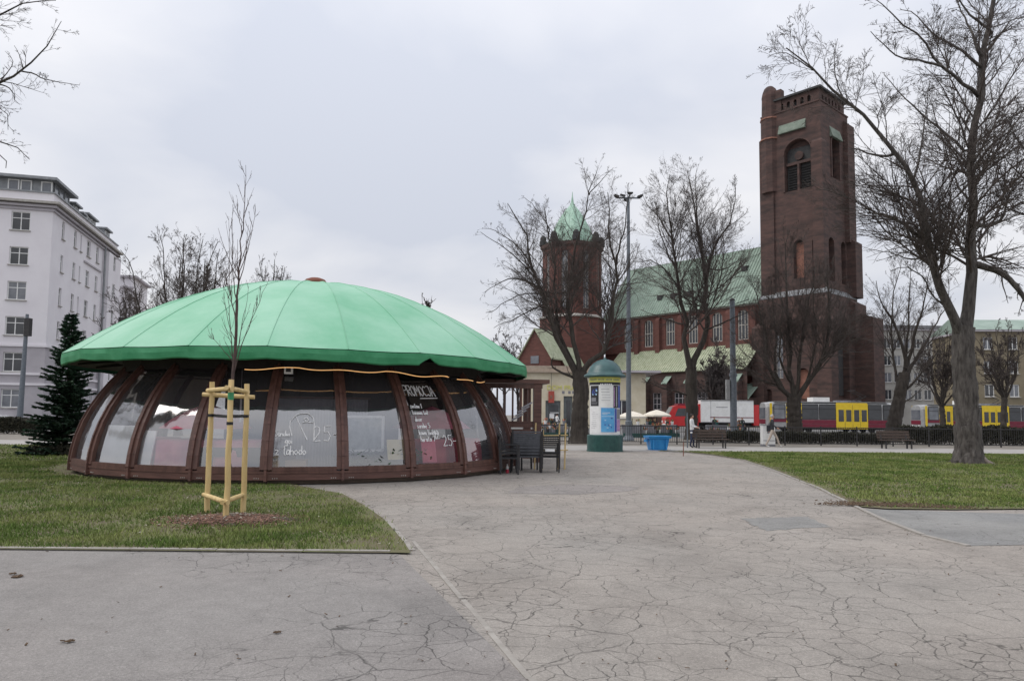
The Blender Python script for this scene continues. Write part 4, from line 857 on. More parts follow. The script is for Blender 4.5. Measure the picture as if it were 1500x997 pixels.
# tree off to the left, only its branches reach into view
Y=14; b=at(-230,606,Y); b.z=0
tree('bare_tree','thin bare branches reaching in at the upper left picture edge',b,([b,at(-225,450,Y),at(-215,300,Y),at(-205,220,Y)],.3,.2),[
 (px([(-212,280),(-120,180),(-20,128),(0,120),(34,102),(55,84),(86,55),(94,26)],Y,-.5),.10,.008),(px([(30,104),(50,109),(68,117),(104,123),(128,127)],Y-.3,-.3),.022,.006),(px([(-6,122),(12,128),(20,138),(21,146),(36,160)],Y-.3,.5),.025,.006),
 (px([(-210,260),(-100,222),(0,209),(18,211),(31,225),(50,243)],Y,.4),.08,.01),(px([(-205,240),(-80,170),(0,152),(10,170),(16,205)],Y,1),.06,.008),(px([(-205,225),(-100,80),(0,20),(52,0),(68,5),(84,-2)],Y,-1),.08,.008),(px([(0,120),(18,95),(14,82),(2,70)],Y,0),.02,.005),(px([(34,101),(28,80),(15,56)],Y-.3,0),.016,.005),(px([(-100,222),(-20,225),(2,228),(10,240),(8,252)],Y,0),.05,.01)],
 [dict(count=11,perlen=True,tmin=.3,ang=(25,65),ratio=.20,ns=6,wig=.2,up=.06,rr_=.4,sd=4),dict(count=5,perlen=True,tmin=.15,ang=(25,65),ratio=.5,ns=5,wig=.2,up=.04,rr_=.7,sd=3),dict(count=3.5,tmin=.15,ang=(22,60),ratio=.52,ns=4,wig=.2,up=.03,rr_=.8,sd=3)],27,None,rmin=.0035)
# sapling
sb=Vector((gp(335,762).x,base[1].y+.14,0)); Y=sb.y
tree('sapling','slim staked sapling with upright twigs in front of the pavilion',sb,([sb,at(337,640,Y),at(341,560,Y),at(345,500,Y),at(347,440,Y)],.027,.020,.1),[
 (px([(347,450),(350,400),(354,350),(358,285),(363,205)],Y,0),.020,.004),(px([(343,540),(337,480),(333,420),(331,375)],Y,.12),.012,.003),(px([(343,545),(356,500),(372,460),(392,412),(398,400)],Y,-.2),.011,.003),
 (px([(344,535),(352,490),(362,440),(366,400)],Y,.15),.010,.003),(px([(341,530),(325,510),(308,490),(300,465)],Y,-.1),.008,.0025),(px([(346,470),(336,420),(335,350),(334,290)],Y,.2),.011,.003),(px([(347,440),(341,400),(340,330),(345,280)],Y,-.2),.010,.003),
 (px([(350,405),(362,370),(372,320),(376,280)],Y,.1),.009,.003),(px([(351,390),(364,350),(374,300)],Y,-.15),.008,.003),(px([(355,340),(348,310),(346,270)],Y,.1),.007,.002),(px([(345,500),(334,470),(328,430),(326,400)],Y,.1),.008,.002),(px([(357,320),(366,290),(378,262)],Y,0),.007,.002)],
 [dict(count=6,perlen=True,tmin=.12,ang=(20,45),ratio=.30,ns=5,wig=.08,up=.25,rr_=.6,sd=4),dict(count=2.2,tmin=.2,ang=(20,40),ratio=.4,ns=4,wig=.08,up=.2,rr_=.8,sd=3)],28,None,'twig_red','twig_red',rmin=.003,sides=6)
# generic bare trees further off
def auto_tree(name,lab,px_,Y,topy,spread,seed,group,nl=8,c=(9,6,4),rmin=.015,fork=.32,bark='bark',twig='twig',r0=.3):
    rg=random.Random(seed)
    if isinstance(px_,tuple): b=Vector((*px_,0)); H=topy
    else: b=at(px_,606,Y); b.z=0; H=zat(topy,Y,px_)*1.05
    spread*=1.12; limbs=[]
    f=b+Vector((rg.uniform(-.3,.3),0,H*fork))
    for i in range(nl):
        a=2*PI*i/nl+rg.uniform(-.3,.3); s=spread*rg.uniform(.45,1)*(1 if i%3 else .35); tp=b+Vector((s*math.cos(a),s*math.sin(a),H*(1-.30*(s/spread)**2)*rg.uniform(.86,.98)))
        st=b.lerp(f,rg.uniform(.75,1)); m1=st.lerp(tp,.35)+Vector((s*.12*math.cos(a),s*.12*math.sin(a),-.02*H)); limbs.append(([st,m1,st.lerp(tp,.7)+Vector((0,0,.03*H)),tp],r0*.5,.03))
    limbs.append(([f-Vector((0,0,.5)),f.lerp(b+Vector((0,0,H)),.5)+Vector((rg.uniform(-.4,.4),0,0)),b+Vector((rg.uniform(-.6,.6),0,H*.96))],r0*.7,.03))
    return tree(name,lab,b,([b,b.lerp(f,.5),f],r0,r0*.75),limbs,SPEC(*c,.34,.10),seed,group,bark,twig,rmin=rmin)
G='bare trees behind the pavilion'
auto_tree('bare_tree','wide bare tree behind the left slope of the green dome',262,46,318,6.0,31,G,9,(12,7,4.4),.008,.36,r0=.22)
auto_tree('bare_tree','bare tree behind the dome standing in the taller one and the sapling',300,50,345,3.4,32,G,6,(11,6,4),.008,.4)
auto_tree('bare_tree','small bare tree behind the dome just right of the sapling top',392,54,350,3.2,33,G,6,(11,6,4),.008,.4)
auto_tree('bare_tree','low dark bushy tree between the pale building and the dome',212,60,430,3.6,34,G,9,(12,8,5),.02,.25)
auto_tree('bare_tree','bare low tree touching the end of the pale apartment building',182,68,395,3.6,35,G,7,(8,6,4),.018,.3)
auto_tree('bare_tree','top of a tiny far tree showing over the right dome slope',622,80,424,1.6,36,G,7,(9,7,5),.025,.5)
# park trees left of the view, mirrored in the pavilion panes
for i,(x,y,h) in enumerate(((-21.5,21,11.5),(-23,15.5,13))):
    auto_tree('bare_tree',['bare park tree mirrored in the leftmost pavilion panes','bare park tree mirrored in the panes with the white boards'][i],(x,y),0,h,4.4,60+i,'park trees mirrored in the panes',9,(8,5.5,3.4),.010,.25,r0=.30)
# far wood beyond the dome's right end
rgm=random.Random(5); groups=[]
for i,(px_,topy) in enumerate(((690,470),(712,482),(730,474),(748,466),(768,478),(782,470),(705,500),(725,497),(760,492))):
    pass
wood=[]
for i,(px_,topy,s) in enumerate(((692,478,3.0),(716,486,3.2),(738,470,3.4),(760,480,3.2),(784,474,3.0))):
    wood.append(auto_tree('far_tree',['hazy far bare tree beyond the dome, leftmost of five','hazy far bare tree beyond the dome, second from left of five','hazy far bare tree beyond the dome, middle of five','hazy far bare tree beyond the dome, fourth from left of five','hazy far bare tree beyond the dome, rightmost of five by the brick gable'][i],px_,135,topy,s*1.7,40+i,'hazy far trees beyond the dome',7,(7,5,3),.035,.3,'twig_far','twig_far'))
auto_tree('bare_tree','brown shrubby bare tree against the church aisle wall',1052,82,486,2.6,50,None,9,(10,8,5),.022,.12,'twig_far','twig_far',r0=.2)
auto_tree('bare_tree','grey bare tree in front of the far cream flats',1382,72,470,4.0,51,None,8,(9,6,4),.02,.25)
auto_tree('bare_tree','grey bare tree before the ochre flats by the right edge',1468,66,455,3.6,52,None,8,(9,6,4),.018,.3)
# spruce left of the pavilion
Y=25.5; b=at(97,606,Y); b.z=0; H=zat(458,Y,97); t=thing('spruce','dark green spruce standing behind the left end of the pavilion','spruce',b)
mb=MB(); mb.tube([(0,0,-.1),(.02,0,H*.5),(.04,0,H*.98)],[.11,.07,.015],8); mb.build('trunk',M['bark'],t)
rg=np.random.default_rng(3); P0=[];P1=[]
zz=.12
BP=[]
while zz<H*.975:
    f=zz/H; rad=1.22*(1-f)**.85+.06; n=int(9+10*(1-f))
    for i in range(n):
        a=rg.uniform(0,2*PI); L=rad*rg.uniform(.35,1.25)*(1 if i%3 else .8); dz=-.10*L+.25*f*L; pts=[np.array([0,0,zz])]
        for s in(.35,.7,1.0): pts.append(np.array([L*s*math.cos(a),L*s*math.sin(a),zz+dz*s*1.4+.16*L*s*s]))
        BP.append(pts)
    zz+=.11+.05*rg.random()
BP=np.array(BP); rb=np.repeat(np.array([[.016,.012,.008,.004]]),len(BP),0); V,Fq=tubes_np([(BP,rb,3)]); put('branches',npmesh('branches',V,Fq,M['bark']),t)
# needle sprays: small blades set along every branch and along side twigs
nb=len(BP); L=np.linalg.norm(BP[:,3]-BP[:,0],axis=1); cnt=(85*L+10).astype(int); idx=np.repeat(np.arange(nb),cnt); m=len(idx); tt=rg.random(m)**.75; f=tt*3; i=np.minimum(f.astype(int),2); a=(f-i)[:,None]
S=BP[idx,i]*(1-a)+BP[idx,i+1]*a; T=BP[idx,i+1]-BP[idx,i]; T/=np.linalg.norm(T,axis=1,keepdims=True)
sd=np.cross(T,[0,0,1.0]); sd/=np.linalg.norm(sd,axis=1,keepdims=True); sg=np.where(rg.random(m)<.5,-1,1)[:,None]
D=T*.75+sd*sg*rg.uniform(.15,1,(m,1))+rg.normal(0,.18,(m,3)); D[:,2]-=.15; D/=np.linalg.norm(D,axis=1,keepdims=True); ln=(.10+.15*rg.random(m))[:,None]*(1.2-.5*tt[:,None])
Wd=np.cross(D,rg.normal(0,1,(m,3))); Wd/=np.linalg.norm(Wd,axis=1,keepdims=True); Wd*=.03
V=np.stack([S-Wd*.5,S+D*ln*.5-Wd,S+D*ln,S+D*ln*.5+Wd],1).reshape(-1,3); put('needles',npmesh('needles',V,np.arange(4*m).reshape(-1,4),M['needle']),t)
# ------------------------------------------------------------------ windows (shared meshes)
WC={}
def window(parent,w,h,loc,rz=0,nx=2,nz=2,fw=.07,fm='white',pm='glass',name='window',depth=.08,sill=False,zs=None):
    """frame and pane centred on x, resting on z=0, facing -y"""
    k=(round(w,3),round(h,3),nx,nz,fw,fm,pm,sill,zs)
    if k not in WC:
        mb=MB(); y=depth/2
        mb.b2((-w/2,-y,0),(-w/2+fw,y,h)); mb.b2((w/2-fw,-y,0),(w/2,y,h)); mb.b2((-w/2+fw,-y,0),(w/2-fw,y,fw)); mb.b2((-w/2+fw,-y,h-fw),(w/2-fw,y,h))
        for i in range(1,nx): x=-w/2+w*i/nx; mb.b2((x-fw*.45,-y*.8,fw),(x+fw*.45,y*.8,h-fw))
        for i in range(1,nz):
            z=(zs or h*i/nz); mb.b2((-w/2+fw,-y*.6,z-fw*.4),(w/2-fw,y*.6,z+fw*.4))
        f=mb.mesh(name,M[fm]); mb=MB(); mb.b2((-w/2+fw*.5,y*.2,fw*.5),(w/2-fw*.5,y*.35,h-fw*.5)); p=mb.mesh('pane',M[pm])
        s=None
        if sill: mb=MB(); mb.b2((-w/2-.1,-.30,-.09),(w/2+.1,.05,-.004)); s=mb.mesh('sill',M['stone'])
        WC[k]=(f,p,s)
    f,p,s=WC[k]; o=put(name,f,parent,loc,rz); put('pane',p,o)
    if s: put('sill',s,o)
    return o
XA,YA,ZA=Vector((1,0,0)),Vector((0,1,0)),Vector((0,0,1))
# ------------------------------------------------------------------ pale apartment building on the left
CUR[0]=60; Y=70.; c=at(70,450,Y); AP=thing('apartment_building','pale lilac apartment building with glazed attic storey at the left edge','building',(c.x,c.y,0),R(15.1))
rows=[(313,340),(364,390),(414,441),(465,492),(517,545),(570,597)]
zr=[(zat(b,Y),zat(a,Y)) for a,b in rows]; ZC=zat(301,Y); ZM=zat(507,Y); LF=24.; LS=23.3
cols=[-2.75,-6.6,-10.5,-14.4,-18.3]; hol=[]
for x in cols:
    for z0,z1 in zr: hol.append((LF+x-.82,z0,LF+x+.82,z1))
mb=MB(); up=[h for h in hol if h[1]>ZM]; lo=[h for h in hol if h[1]<ZM]
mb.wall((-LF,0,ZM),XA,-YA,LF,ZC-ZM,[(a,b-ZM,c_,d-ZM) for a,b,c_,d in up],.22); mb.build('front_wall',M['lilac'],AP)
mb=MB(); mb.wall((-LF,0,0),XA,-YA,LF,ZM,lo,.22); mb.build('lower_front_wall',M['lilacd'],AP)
for x in cols:
    for i,(z0,z1) in enumerate(zr): window(AP,1.64,z1-z0,(x,.16,z0),0,2,2,.09,'white','glassp' if (i+int(x))%3==0 else 'glass',sill=True,zs=(z1-z0)*.66)
# side wall running away from the street corner
sc_=[(3.2,.75),(7.0,.9),(8.9,.5),(11.7,1.3),(15.1,1.0),(20.4,1.1)]; hol=[]
for s,w in sc_:
    for z0,z1 in zr: hol.append((s-w/2,z0,s+w/2,z1))
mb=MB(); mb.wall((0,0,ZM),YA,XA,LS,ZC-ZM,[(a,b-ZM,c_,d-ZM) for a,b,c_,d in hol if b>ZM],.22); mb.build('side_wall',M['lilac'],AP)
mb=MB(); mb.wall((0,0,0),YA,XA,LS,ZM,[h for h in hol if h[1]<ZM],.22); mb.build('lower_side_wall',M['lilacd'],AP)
for s,w in sc_:
    for i,(z0,z1) in enumerate(zr): window(AP,w,z1-z0,(-.16,s,z0),R(90),2 if w>.8 else 1,2,.08,'white','glassp' if (i+int(s))%4==0 else 'glass',sill=True,zs=(z1-z0)*.66)
mb=MB(); mb.b2((-LF,.3,0),(-.3,LS,ZC-.05)); mb.build('core_wall',M['lilacd'],AP)
for z,d,h in((ZC+.02,.75,.22),(ZC-.32,.42,.24),(ZC-.62,.2,.2)): mb=MB(); mb.b2((-LF,-d,z),(d,-.003,z+h)); mb.b2((.003,-.003,z),(d,LS+.2,z+h)); mb.build('cornice',M['lilacd'] if d<.7 else M['stone'],AP)
for z in(ZM-.1,zat(548,Y)-.1,zat(563,Y)-.1): mb=MB(); mb.b2((-LF,-.14,z),(.14,-.003,z+.22)); mb.b2((.003,-.003,z),(.14,LS,z+.22)); mb.build('string_course',M['lilac'],AP)
mb=MB(); mb.b2((.003,10.1,zr[0][0]-.9),(.16,16.6,zr[0][0]-.72)); mb.build('panel_moulding',M['lilacd'],AP)
mb=MB(); mb.tube([(.25,17.3,0),(.25,17.3,ZC-.1)],.13,8); mb.build('downpipe',M['zinc'],AP)
mb=MB(); mb.wall((.55,17.9,0),YA,XA,5.4,ZC-.7,[(1.95,z0,3.05,z1) for z0,z1 in zr],.2); mb.b2((.003,17.85,0),(.54,17.899,ZC-.7)); mb.build('projecting_bay',M['lilac'],AP)
for z0,z1 in zr: window(AP,1.1,z1-z0,(.42,20.4,z0),R(90),2,2,.08,'white','glass')
# parapet, glazed attic and dormers
za0,za1,za2=zat(284,Y),zat(281,Y),zat(263,Y)
mb=MB(); mb.b2((-LF,-.05,ZC+.24),(.05,.2,za0)); mb.b2((-.2,.2,ZC+.24),(.05,LS,za0)); mb.build('parapet',M['lilac'],AP)
mb=MB(); mb.b2((-LF,-.2,za0),(.2,.3,za0+.14)); mb.b2((-.3,.3,za0),(.2,LS+.1,za0+.14)); mb.build('coping',M['zinc'],AP)
mb=MB(); mb.b2((-LF,.9,za0-.5),(-.5,6.2,za2)); mb.build('attic_wall',M['zinc'],AP)
mb=MB(); mb.b2((-LF,.1,za2+.003),(.15,6.8,za2+.28)); mb.build('attic_roof',M['zinc'],AP)
for i in range(14): window(AP,1.0,1.15,(-.95-1.45*i-(.35 if i%2 else 0),.85,za1+.05),0,1,1,.11,'white','glassp','attic_window')
for i in range(3): window(AP,1.2,1.15,(-.42,2.0+1.5*i,za1+.05),R(90),1,1,.08,'zinc','glassp','attic_window')
for s0,s1,h in((7.3,9.4,1.05),(10.0,11.2,.7),(11.9,15.6,1.15),(19.2,21.6,1.25)):
    mb=MB(); mb.b2((-3.5,s0,za0-.3),(-.5,s1,za0+h)); d=mb.build('dormer',M['zinc'],AP); mb=MB(); mb.b2((-3.7,s0-.15,za0+h+.003),(-.15,s1+.15,za0+h+.2)); put('dormer_roof',mb.mesh('dormer_roof',M['zinc']),d)
    n=max(1,int((s1-s0)/1.1))
    for i in range(n): window(d,.75,h*.75,(-.46,s0+(i+.5)*(s1-s0)/n,za0+.12),R(90),1,1,.07,'white','glass')
mb=MB(); mb.b2((-LF,6.3,za0-.6),(-.6,LS,za0+.4)); mb.build('roof',M['zinc'],AP)
# next block further along
CUR[0]=178; c=at(178,450,104); t=thing('apartment_building','small pale block with dark balcony just beyond the lilac building','building',(c.x,c.y,0),R(15)); zt=zat(406,104)
hh=[(1.6,zt-4-3.4*i-1.7,2.7,zt-4-3.4*i) for i in range(6)]
mb=MB(); mb.wall((-3.2,0,0),XA,-YA,4.6,zt,hh,.2); mb.wall((1.4,0,0),YA,XA,9,zt,[(2,h[1],3.2,h[3]) for h in hh],.2); mb.build('wall',M['lilac'],t)
for h in hh: window(t,1.1,1.7,(-3.2+2.15,.14,h[1]),0,2,1,.07); window(t,1.2,1.7,(1.26,2.6,h[1]),R(90),2,1,.07)
mb=MB(); mb.b2((-3.4,-.3,zt-.02),(1.9,9.1,zt+.3)); mb.b2((-3.4,-.25,zt-1.6),(1.6,-.003,zt-1.35)); mb.build('cornice',M['lilacd'],t)
mb=MB(); mb.b2((-1.0,-1.3,zat(474,104)),(1.3,-.003,zat(466,104))); mb.b2((-.9,-1.25,zat(484,104)),(1.2,-1.2,zat(474,104))); mb.build('balcony',M['slate'],t)
mb=MB(); mb.b2((-3.1,.3,0),(1.1,8.9,zt-.1)); mb.build('core_wall',M['lilacd'],t)
# ------------------------------------------------------------------ church
PH=R(48); CUR[0]=1180; C0=at(1201,140,110.); dl=Vector((-math.cos(PH),math.sin(PH),0)); dr=Vector((math.sin(PH),math.cos(PH),0))
CC=Vector((C0.x,C0.y,0))+dl*5+dr*5
CH=thing('church','large red brick church with tall square tower, green copper roofs and octagonal turret','church',CC,-PH)
def lz(py,lx=0,ly=-5):            # height from a photo row for a point at local lx,ly
    w=CC+Vector((lx*math.cos(PH)+ly*math.sin(PH),-lx*math.sin(PH)+ly*math.cos(PH),0)); return zat(py,w.y,750+F*w.x/w.y*.97)
def lx_of(pxx,ly):                # local x on the plane y=ly from a photo column
    lo,hi=-60,20
    for _ in range(40):
        m=(lo+hi)/2; w=CC+Vector((m*math.cos(PH)+ly*math.sin(PH),-m*math.sin(PH)+ly*math.cos(PH),0)); q=750+F*w.x/w.y
        if q<pxx: lo=m
        else: hi=m
    return lo
zS=lz(432,0,-5); zT=lz(160,0,-5); zP=lz(136,2,-5); zB0,zB1=lz(278,1,-5),lz(205,1,-5)
tw=MB()
tw.wall((-5,-5,zS),XA,-YA,10,zT-zS,[(4.0,zB0-zS,8.4,zB1-zS,True),(5.2,2.6,6.9,8.8,True),(8.3,2.2,9.3,8.6,True)],.9)
tw.wall((5,-5,zS),YA,XA,10,zT-zS,[(3.6,zB0-zS+2,6.4,zB1-zS+.8,True),(2.0,2.0,4.0,9.0,True),(6.5,2.0,8.2,9.0,True)],.9)
tw.wall((-5,5,zS),-YA,-XA,10,zT-zS); tw.wall((5,5,zS),-XA,YA,10,zT-zS)
tower=tw.build('tower',M['brickd'],CH)
mb=MB(); mb.b2((-4.9,-4.0,zS),(4.0,4.9,zT-.2)); put('tower_core',mb.mesh('tower_core',M['brickd']),tower)
# lower, wider stage of the tower
zS2=zS-.1; l0=MB()
l0.wall((-5.5,-5.7,0),XA,-YA,11.2,zS2,[(2.7,7.6,4.0,15.3,True),(6.3,4.3,8.2,9.2,True),(1.0,4.0,2.0,6.0,True)],.7)
l0.wall((5.7,-5.7,0),YA,XA,11.2,zS2,[(3.6,4.5,7.6,16.2,True)],1.0)
l0.wall((-5.5,5.5,0),-YA,-XA,11.2,zS2); l0.wall((5.7,5.5,0),-XA,YA,11.2,zS2)
put('lower_stage',l0.mesh('lower_stage',M['brickd']),tower)
mb=MB(); mb.b2((-5.3,-4.95,0),(4.65,5.4,zS2-.3)); put('tower_core',mb.mesh('tower_core',M['brickd']),tower)
for z0,z1,lx in((7.6,15.3,-2.15),):
    pass
window(tower,1.3,7.0,(-2.15,-5.25,7.7),0,2,4,.1,'stone','glassp','lancet_window',.12)
mb=MB(); mb.b2((.85,-5.0,4.4),(2.65,-4.97,9.0)); put('niche_infill',mb.mesh('niche_infill',M['brickp']),tower)
mb=MB(); mb.b2((.3,-4.19,zS+2.7),(1.8,-4.12,zS+8.5)); mb.b2((3.4,-4.19,zS+2.3),(4.2,-4.12,zS+8.3)); put('niche_infill',mb.mesh('niche_infill',M['brickp']),tower)
mb=MB(); mb.b2((4.75,-1.9,5),(4.80,1.7,15.6)); put('niche_infill',mb.mesh('niche_infill',M['slate']),tower)
# sloped copper band and ledges
def slope(z0,z1,d,x0,x1,face,m,name='ledge'):
    mb=MB()
    if face=='f': mb.add([(x0,-5-d,z0),(x1,-5-d,z0),(x1,-5.0,z1),(x0,-5.0,z1),(x0,-5-d,z0-.18),(x1,-5-d,z0-.18),(x1,-5.0,z0-.18),(x0,-5.0,z0-.18)],[(0,1,2,3),(4,5,1,0),(5,6,2,1),(7,4,0,3),(4,7,6,5)])
    else: mb.add([(5+d,x0,z0),(5+d,x1,z0),(5.0,x1,z1),(5.0,x0,z1),(5+d,x0,z0-.18),(5+d,x1,z0-.18),(5.0,x1,z0-.18),(5.0,x0,z0-.18)],[(0,1,2,3),(4,5,1,0),(5,6,2,1),(7,4,0,3),(4,7,6,5)])
    return put(name,mb.mesh(name,M[m]),tower)
slope(lz(192),lz(180),.45,-1.9,2.6,'f','copperd'); slope(zS-.1,zS+.75,.75,-5.4,5.75,'f','zinc'); slope(zS-.1,zS+.75,.75,-4.99,5.4,'r','zinc')
slope(lz(190,5),lz(176,5),.45,-1.8,2.0,'r','copperd')
# parapet stage with its slit openings
mb=MB(); hs=[(1.2+1.15*i,.4,1.75+1.15*i,1.5,True) for i in range(5)]
mb.wall((-3.0,-4.7,zT),XA,-YA,7.7,zP-zT,hs,.5); mb.wall((4.7,-4.7,zT),YA,XA,9.2,zP-zT,[(1.0+1.2*i,.4,1.6+1.2*i,1.5,True) for i in range(6)],.5); mb.wall((-4.7,4.5,zT),-YA,-XA,9.2,zP-zT); mb.wall((4.7,4.5,zT),-XA,YA,9.4,zP-zT)
put('parapet',mb.mesh('parapet',M['brickd']),tower)
mb=MB(); mb.b2((-4.6,-4.15,zT-.3),(4.1,4.4,zP-.25)); put('parapet_core',mb.mesh('parapet_core',M['slate']),tower)
mb=MB(); mb.b2((-3.2,-5.15,zP),(5.15,4.8,zP+.32)); put('parapet_cap',mb.mesh('parapet_cap',M['slate']),tower)
for z in(zT-.1,): 
    mb=MB(); mb.b2((-5.12,-5.12,z),(5.12,5.12,z+.22)); put('ledge',mb.mesh('ledge',M['brickd']),tower)
# belfry: two louvred lights under a round tympanum
zb=zB0; xb=1.2
for s in(-1,1):
    mb=MB(); x=xb+s*1.08
    for i in range(9): mb.box((x,-4.35,zb+.3+i*.42),(1.5,.34,.05),M=Matrix.Rotation(R(-35),3,'X'))
    put('louvre',mb.mesh('louvre',M['slate']),tower)
mb=MB(); mb.b2((xb-.17,-4.9,zb),(xb+.17,-4.2,zb+4.3)); mb.b2((xb-2.1,-4.75,zb+4.3),(xb+2.1,-4.3,zb+4.75)); mb.lathe([(.7,-.15),(.55,.0),(.7,.15)],16); n=len(mb.v)-48
for i in range(n,len(mb.v)): v=mb.v[i]; mb.v[i]=(xb+v[0],-4.5+v[2],zb+5.7+v[1])
put('tracery',mb.mesh('tracery',M['brickd']),tower)
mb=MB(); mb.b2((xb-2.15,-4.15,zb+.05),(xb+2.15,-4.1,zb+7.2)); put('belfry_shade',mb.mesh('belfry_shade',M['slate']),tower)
def arch_mould(cx,cy,z0,z1,w,face,m='brickd',t_=.28,d=.16):
    mb=MB(); r=w/2; pts=[(-r-t_/2,z0)]+[(-(r+t_/2)*math.cos(PI*i/14),z1-r+(r+t_/2)*math.sin(PI*i/14)) for i in range(15)]+[(r+t_/2,z0)]
    for a,b in zip(pts[:-1],pts[1:]):
        if face=='f': mb.bar((cx+a[0],cy-d/2,a[1]),(cx+b[0],cy-d/2,b[1]),t_,d)
        else: mb.bar((cx+d/2,cy+a[0],a[1]),(cx+d/2,cy+b[0],b[1]),d,t_)
    put('arch_moulding',mb.mesh('arch_moulding',M[m]),tower)
arch_mould(1.2,-5,zB0,zB1,4.4,'f'); arch_mould(5,0,zB0+2,zB1+.8,2.8,'r')
# clasping buttresses stepping outwards towards the ground
def butt(x,y,steps,w=2.2):
    mb=MB()
    for (z0,z1,p) in steps:
        sx=1 if x>0 else -1; sy=1 if y>0 else -1
        mb.b2((x+sx*p-(sx*w),y+sy*p-(sy*w),z0),(x+sx*p,y+sy*p,z1))
        c=[(x+sx*p,y+sy*p),(x+sx*p-sx*w,y+sy*p),(x+sx*p-sx*w,y+sy*p-sy*w),(x+sx*p,y+sy*p-sy*w)]; q=[(a*.5+(x-sx*w/2)*.5,b*.5+(y-sy*w/2)*.5) for a,b in c]
        mb.add([(a,b,z1) for a,b in c]+[(a,b,z1+1.0) for a,b in q],[(0,1,5,4),(1,2,6,5),(2,3,7,6),(3,0,4,7),(4,5,6,7)])
    put('buttress',mb.mesh('buttress',M['brickd']),tower)
zr5=lz(187,5,5)
butt(5,-5,[(zS,lz(205,5),.22)],1.7); butt(5,5,[(zS+9,zr5,.75),(zS,zS+9.05,1.35)],2.6); butt(-5,-5,[(zS,lz(208,-5),.30)],2.4); butt(-5,5,[(zS,zr5,.3)],2.0)
butt(5.7,5.5,[(0,lz(468,6,6),2.9),(lz(470,6,6)-3,lz(448,6,6),1.0)],4.2); butt(5.7,-5.7,[(0,zS-4.5,.9),(zS-5,zS-1.2,.3)],2.2); butt(-5.5,-5.7,[(0,zS-5,.9)],2.0)
# stair turret at the front left corner
x,y=-3.75,-4.35; z1,z2,z3=lz(206,-4),lz(176,-4),lz(142,-4)
mb=MB(); mb.lathe([(1.55,z1-9),(1.55,z2),(1.40,z2+.15),(1.32,z3-.4),(1.36,z3),(1.22,z3+.7),(.95,z3+1.35),(.55,z3+1.75),(.05,z3+1.9)],10,(x,y,0),rot=R(18)); put('stair_turret',mb.mesh('stair_turret',M['brickd']),tower)
mb=MB(); mb.lathe([(1.66,z2-.1),(1.66,z2+.12)],10,(x,y,0),rot=R(18)); mb.lathe([(1.72,z1-.12),(1.72,z1+.12)],10,(x,y,0),rot=R(18)); put('ledge',mb.mesh('ledge',M['brickp']),tower)
mb=MB(); mb.b2((x+1.2,y-.5,z2),(x+2.2,y+.6,z3+.6)); put('pier',mb.mesh('pier',M['brickd']),tower)
# nave
xE=lx_of(887,-5.2); zE=lz(450,-14,-5.2); zR=lz(353,-5,3)-.2; zA=lz(508,-14,-5.2)
nx0,nx1=xE,-5.5
NW=[-8.8-4.9*i for i in range(12)]; NW=[x for x in NW if x>nx0+2]
hol=[(x-nx0-1.0,.9,x-nx0+1.0,zE-zA-.9,True) for x in NW]
mb=MB(); mb.wall((nx0,-5.2,zA),XA,-YA,nx1-nx0,zE-zA,hol,.45); mb.build('nave_wall',M['brick'],CH)
for x in NW: window(CH,1.9,zE-zA-1.9,(x,-4.95,zA+.92),0,3,2,.16,'stone','glass','lancet_window',.14)
for x in [(a+b)/2 for a,b in zip(NW[:-1],NW[1:])]+[NW[0]+2.2]:
    mb=MB(); mb.b2((x-.45,-5.9,zA-.4),(x+.45,-5.203,zE-1.2)); mb.add([(x-.45,-5.9,zE-1.2),(x+.45,-5.9,zE-1.2),(x+.45,-5.203,zE-.5),(x-.45,-5.203,zE-.5)],[(0,1,2,3)]); mb.build('pilaster',M['brick'],CH)
mb=MB(); mb.b2((nx0,-5.5,zE-.35),(nx1,-5.203,zE-.05)); mb.build('eaves_cornice',M['stone'],CH)
def roof_sheet(P,name,m,th=.15):
    P=[Vector(p) for p in P]; n=(P[1]-P[0]).cross(P[3]-P[0]).normalized()*th; mb=MB(); mb.add(P+[p-n for p in P],[(0,1,2,3),(7,6,5,4),(0,4,5,1),(1,5,6,2),(2,6,7,3),(3,7,4,0)]); o=mb.build(name,M[m],CH); return o,P,n
def seams(P,n,k,name='seam'):
    mb=MB()
    for i in range(1,k): a=P[0].lerp(P[1],i/k); b=P[3].lerp(P[2],i/k); u=n.normalized()*.05; mb.bar(a+u,b+u,.06,.10)
    return mb
ro,P,n=roof_sheet([(nx0-.4,-5.9,zE-.1),(nx1,-5.9,zE-.1),(nx1,3,zR),(nx0-.4,3,zR)],'nave_roof','copper'); put('seam',seams(P,n,60).mesh('seam',M['copper']),ro)
for x,f in((-11,.62),(-27,.30),(-24,.30),(-20.5,.30)):     # small roof hatches
    p=P[0].lerp(P[3],f); z=p.z; y=p.y; mb=MB(); mb.add([(x-.5,y-.5,z-.4),(x+.5,y-.5,z-.4),(x+.5,y-.5,z+.5),(x-.5,y-.5,z+.5),(x-.5,y+.9,z+.75),(x+.5,y+.9,z+.75)],[(0,1,2,3),(3,2,5,4),(0,3,4),(1,5,2)]); put('roof_hatch',mb.mesh('roof_hatch',M['slate']),ro)
roof_sheet([(nx1,11.9,zE-.1),(nx0-.4,11.9,zE-.1),(nx0-.4,3,zR),(nx1,3,zR)],'nave_roof','copper')
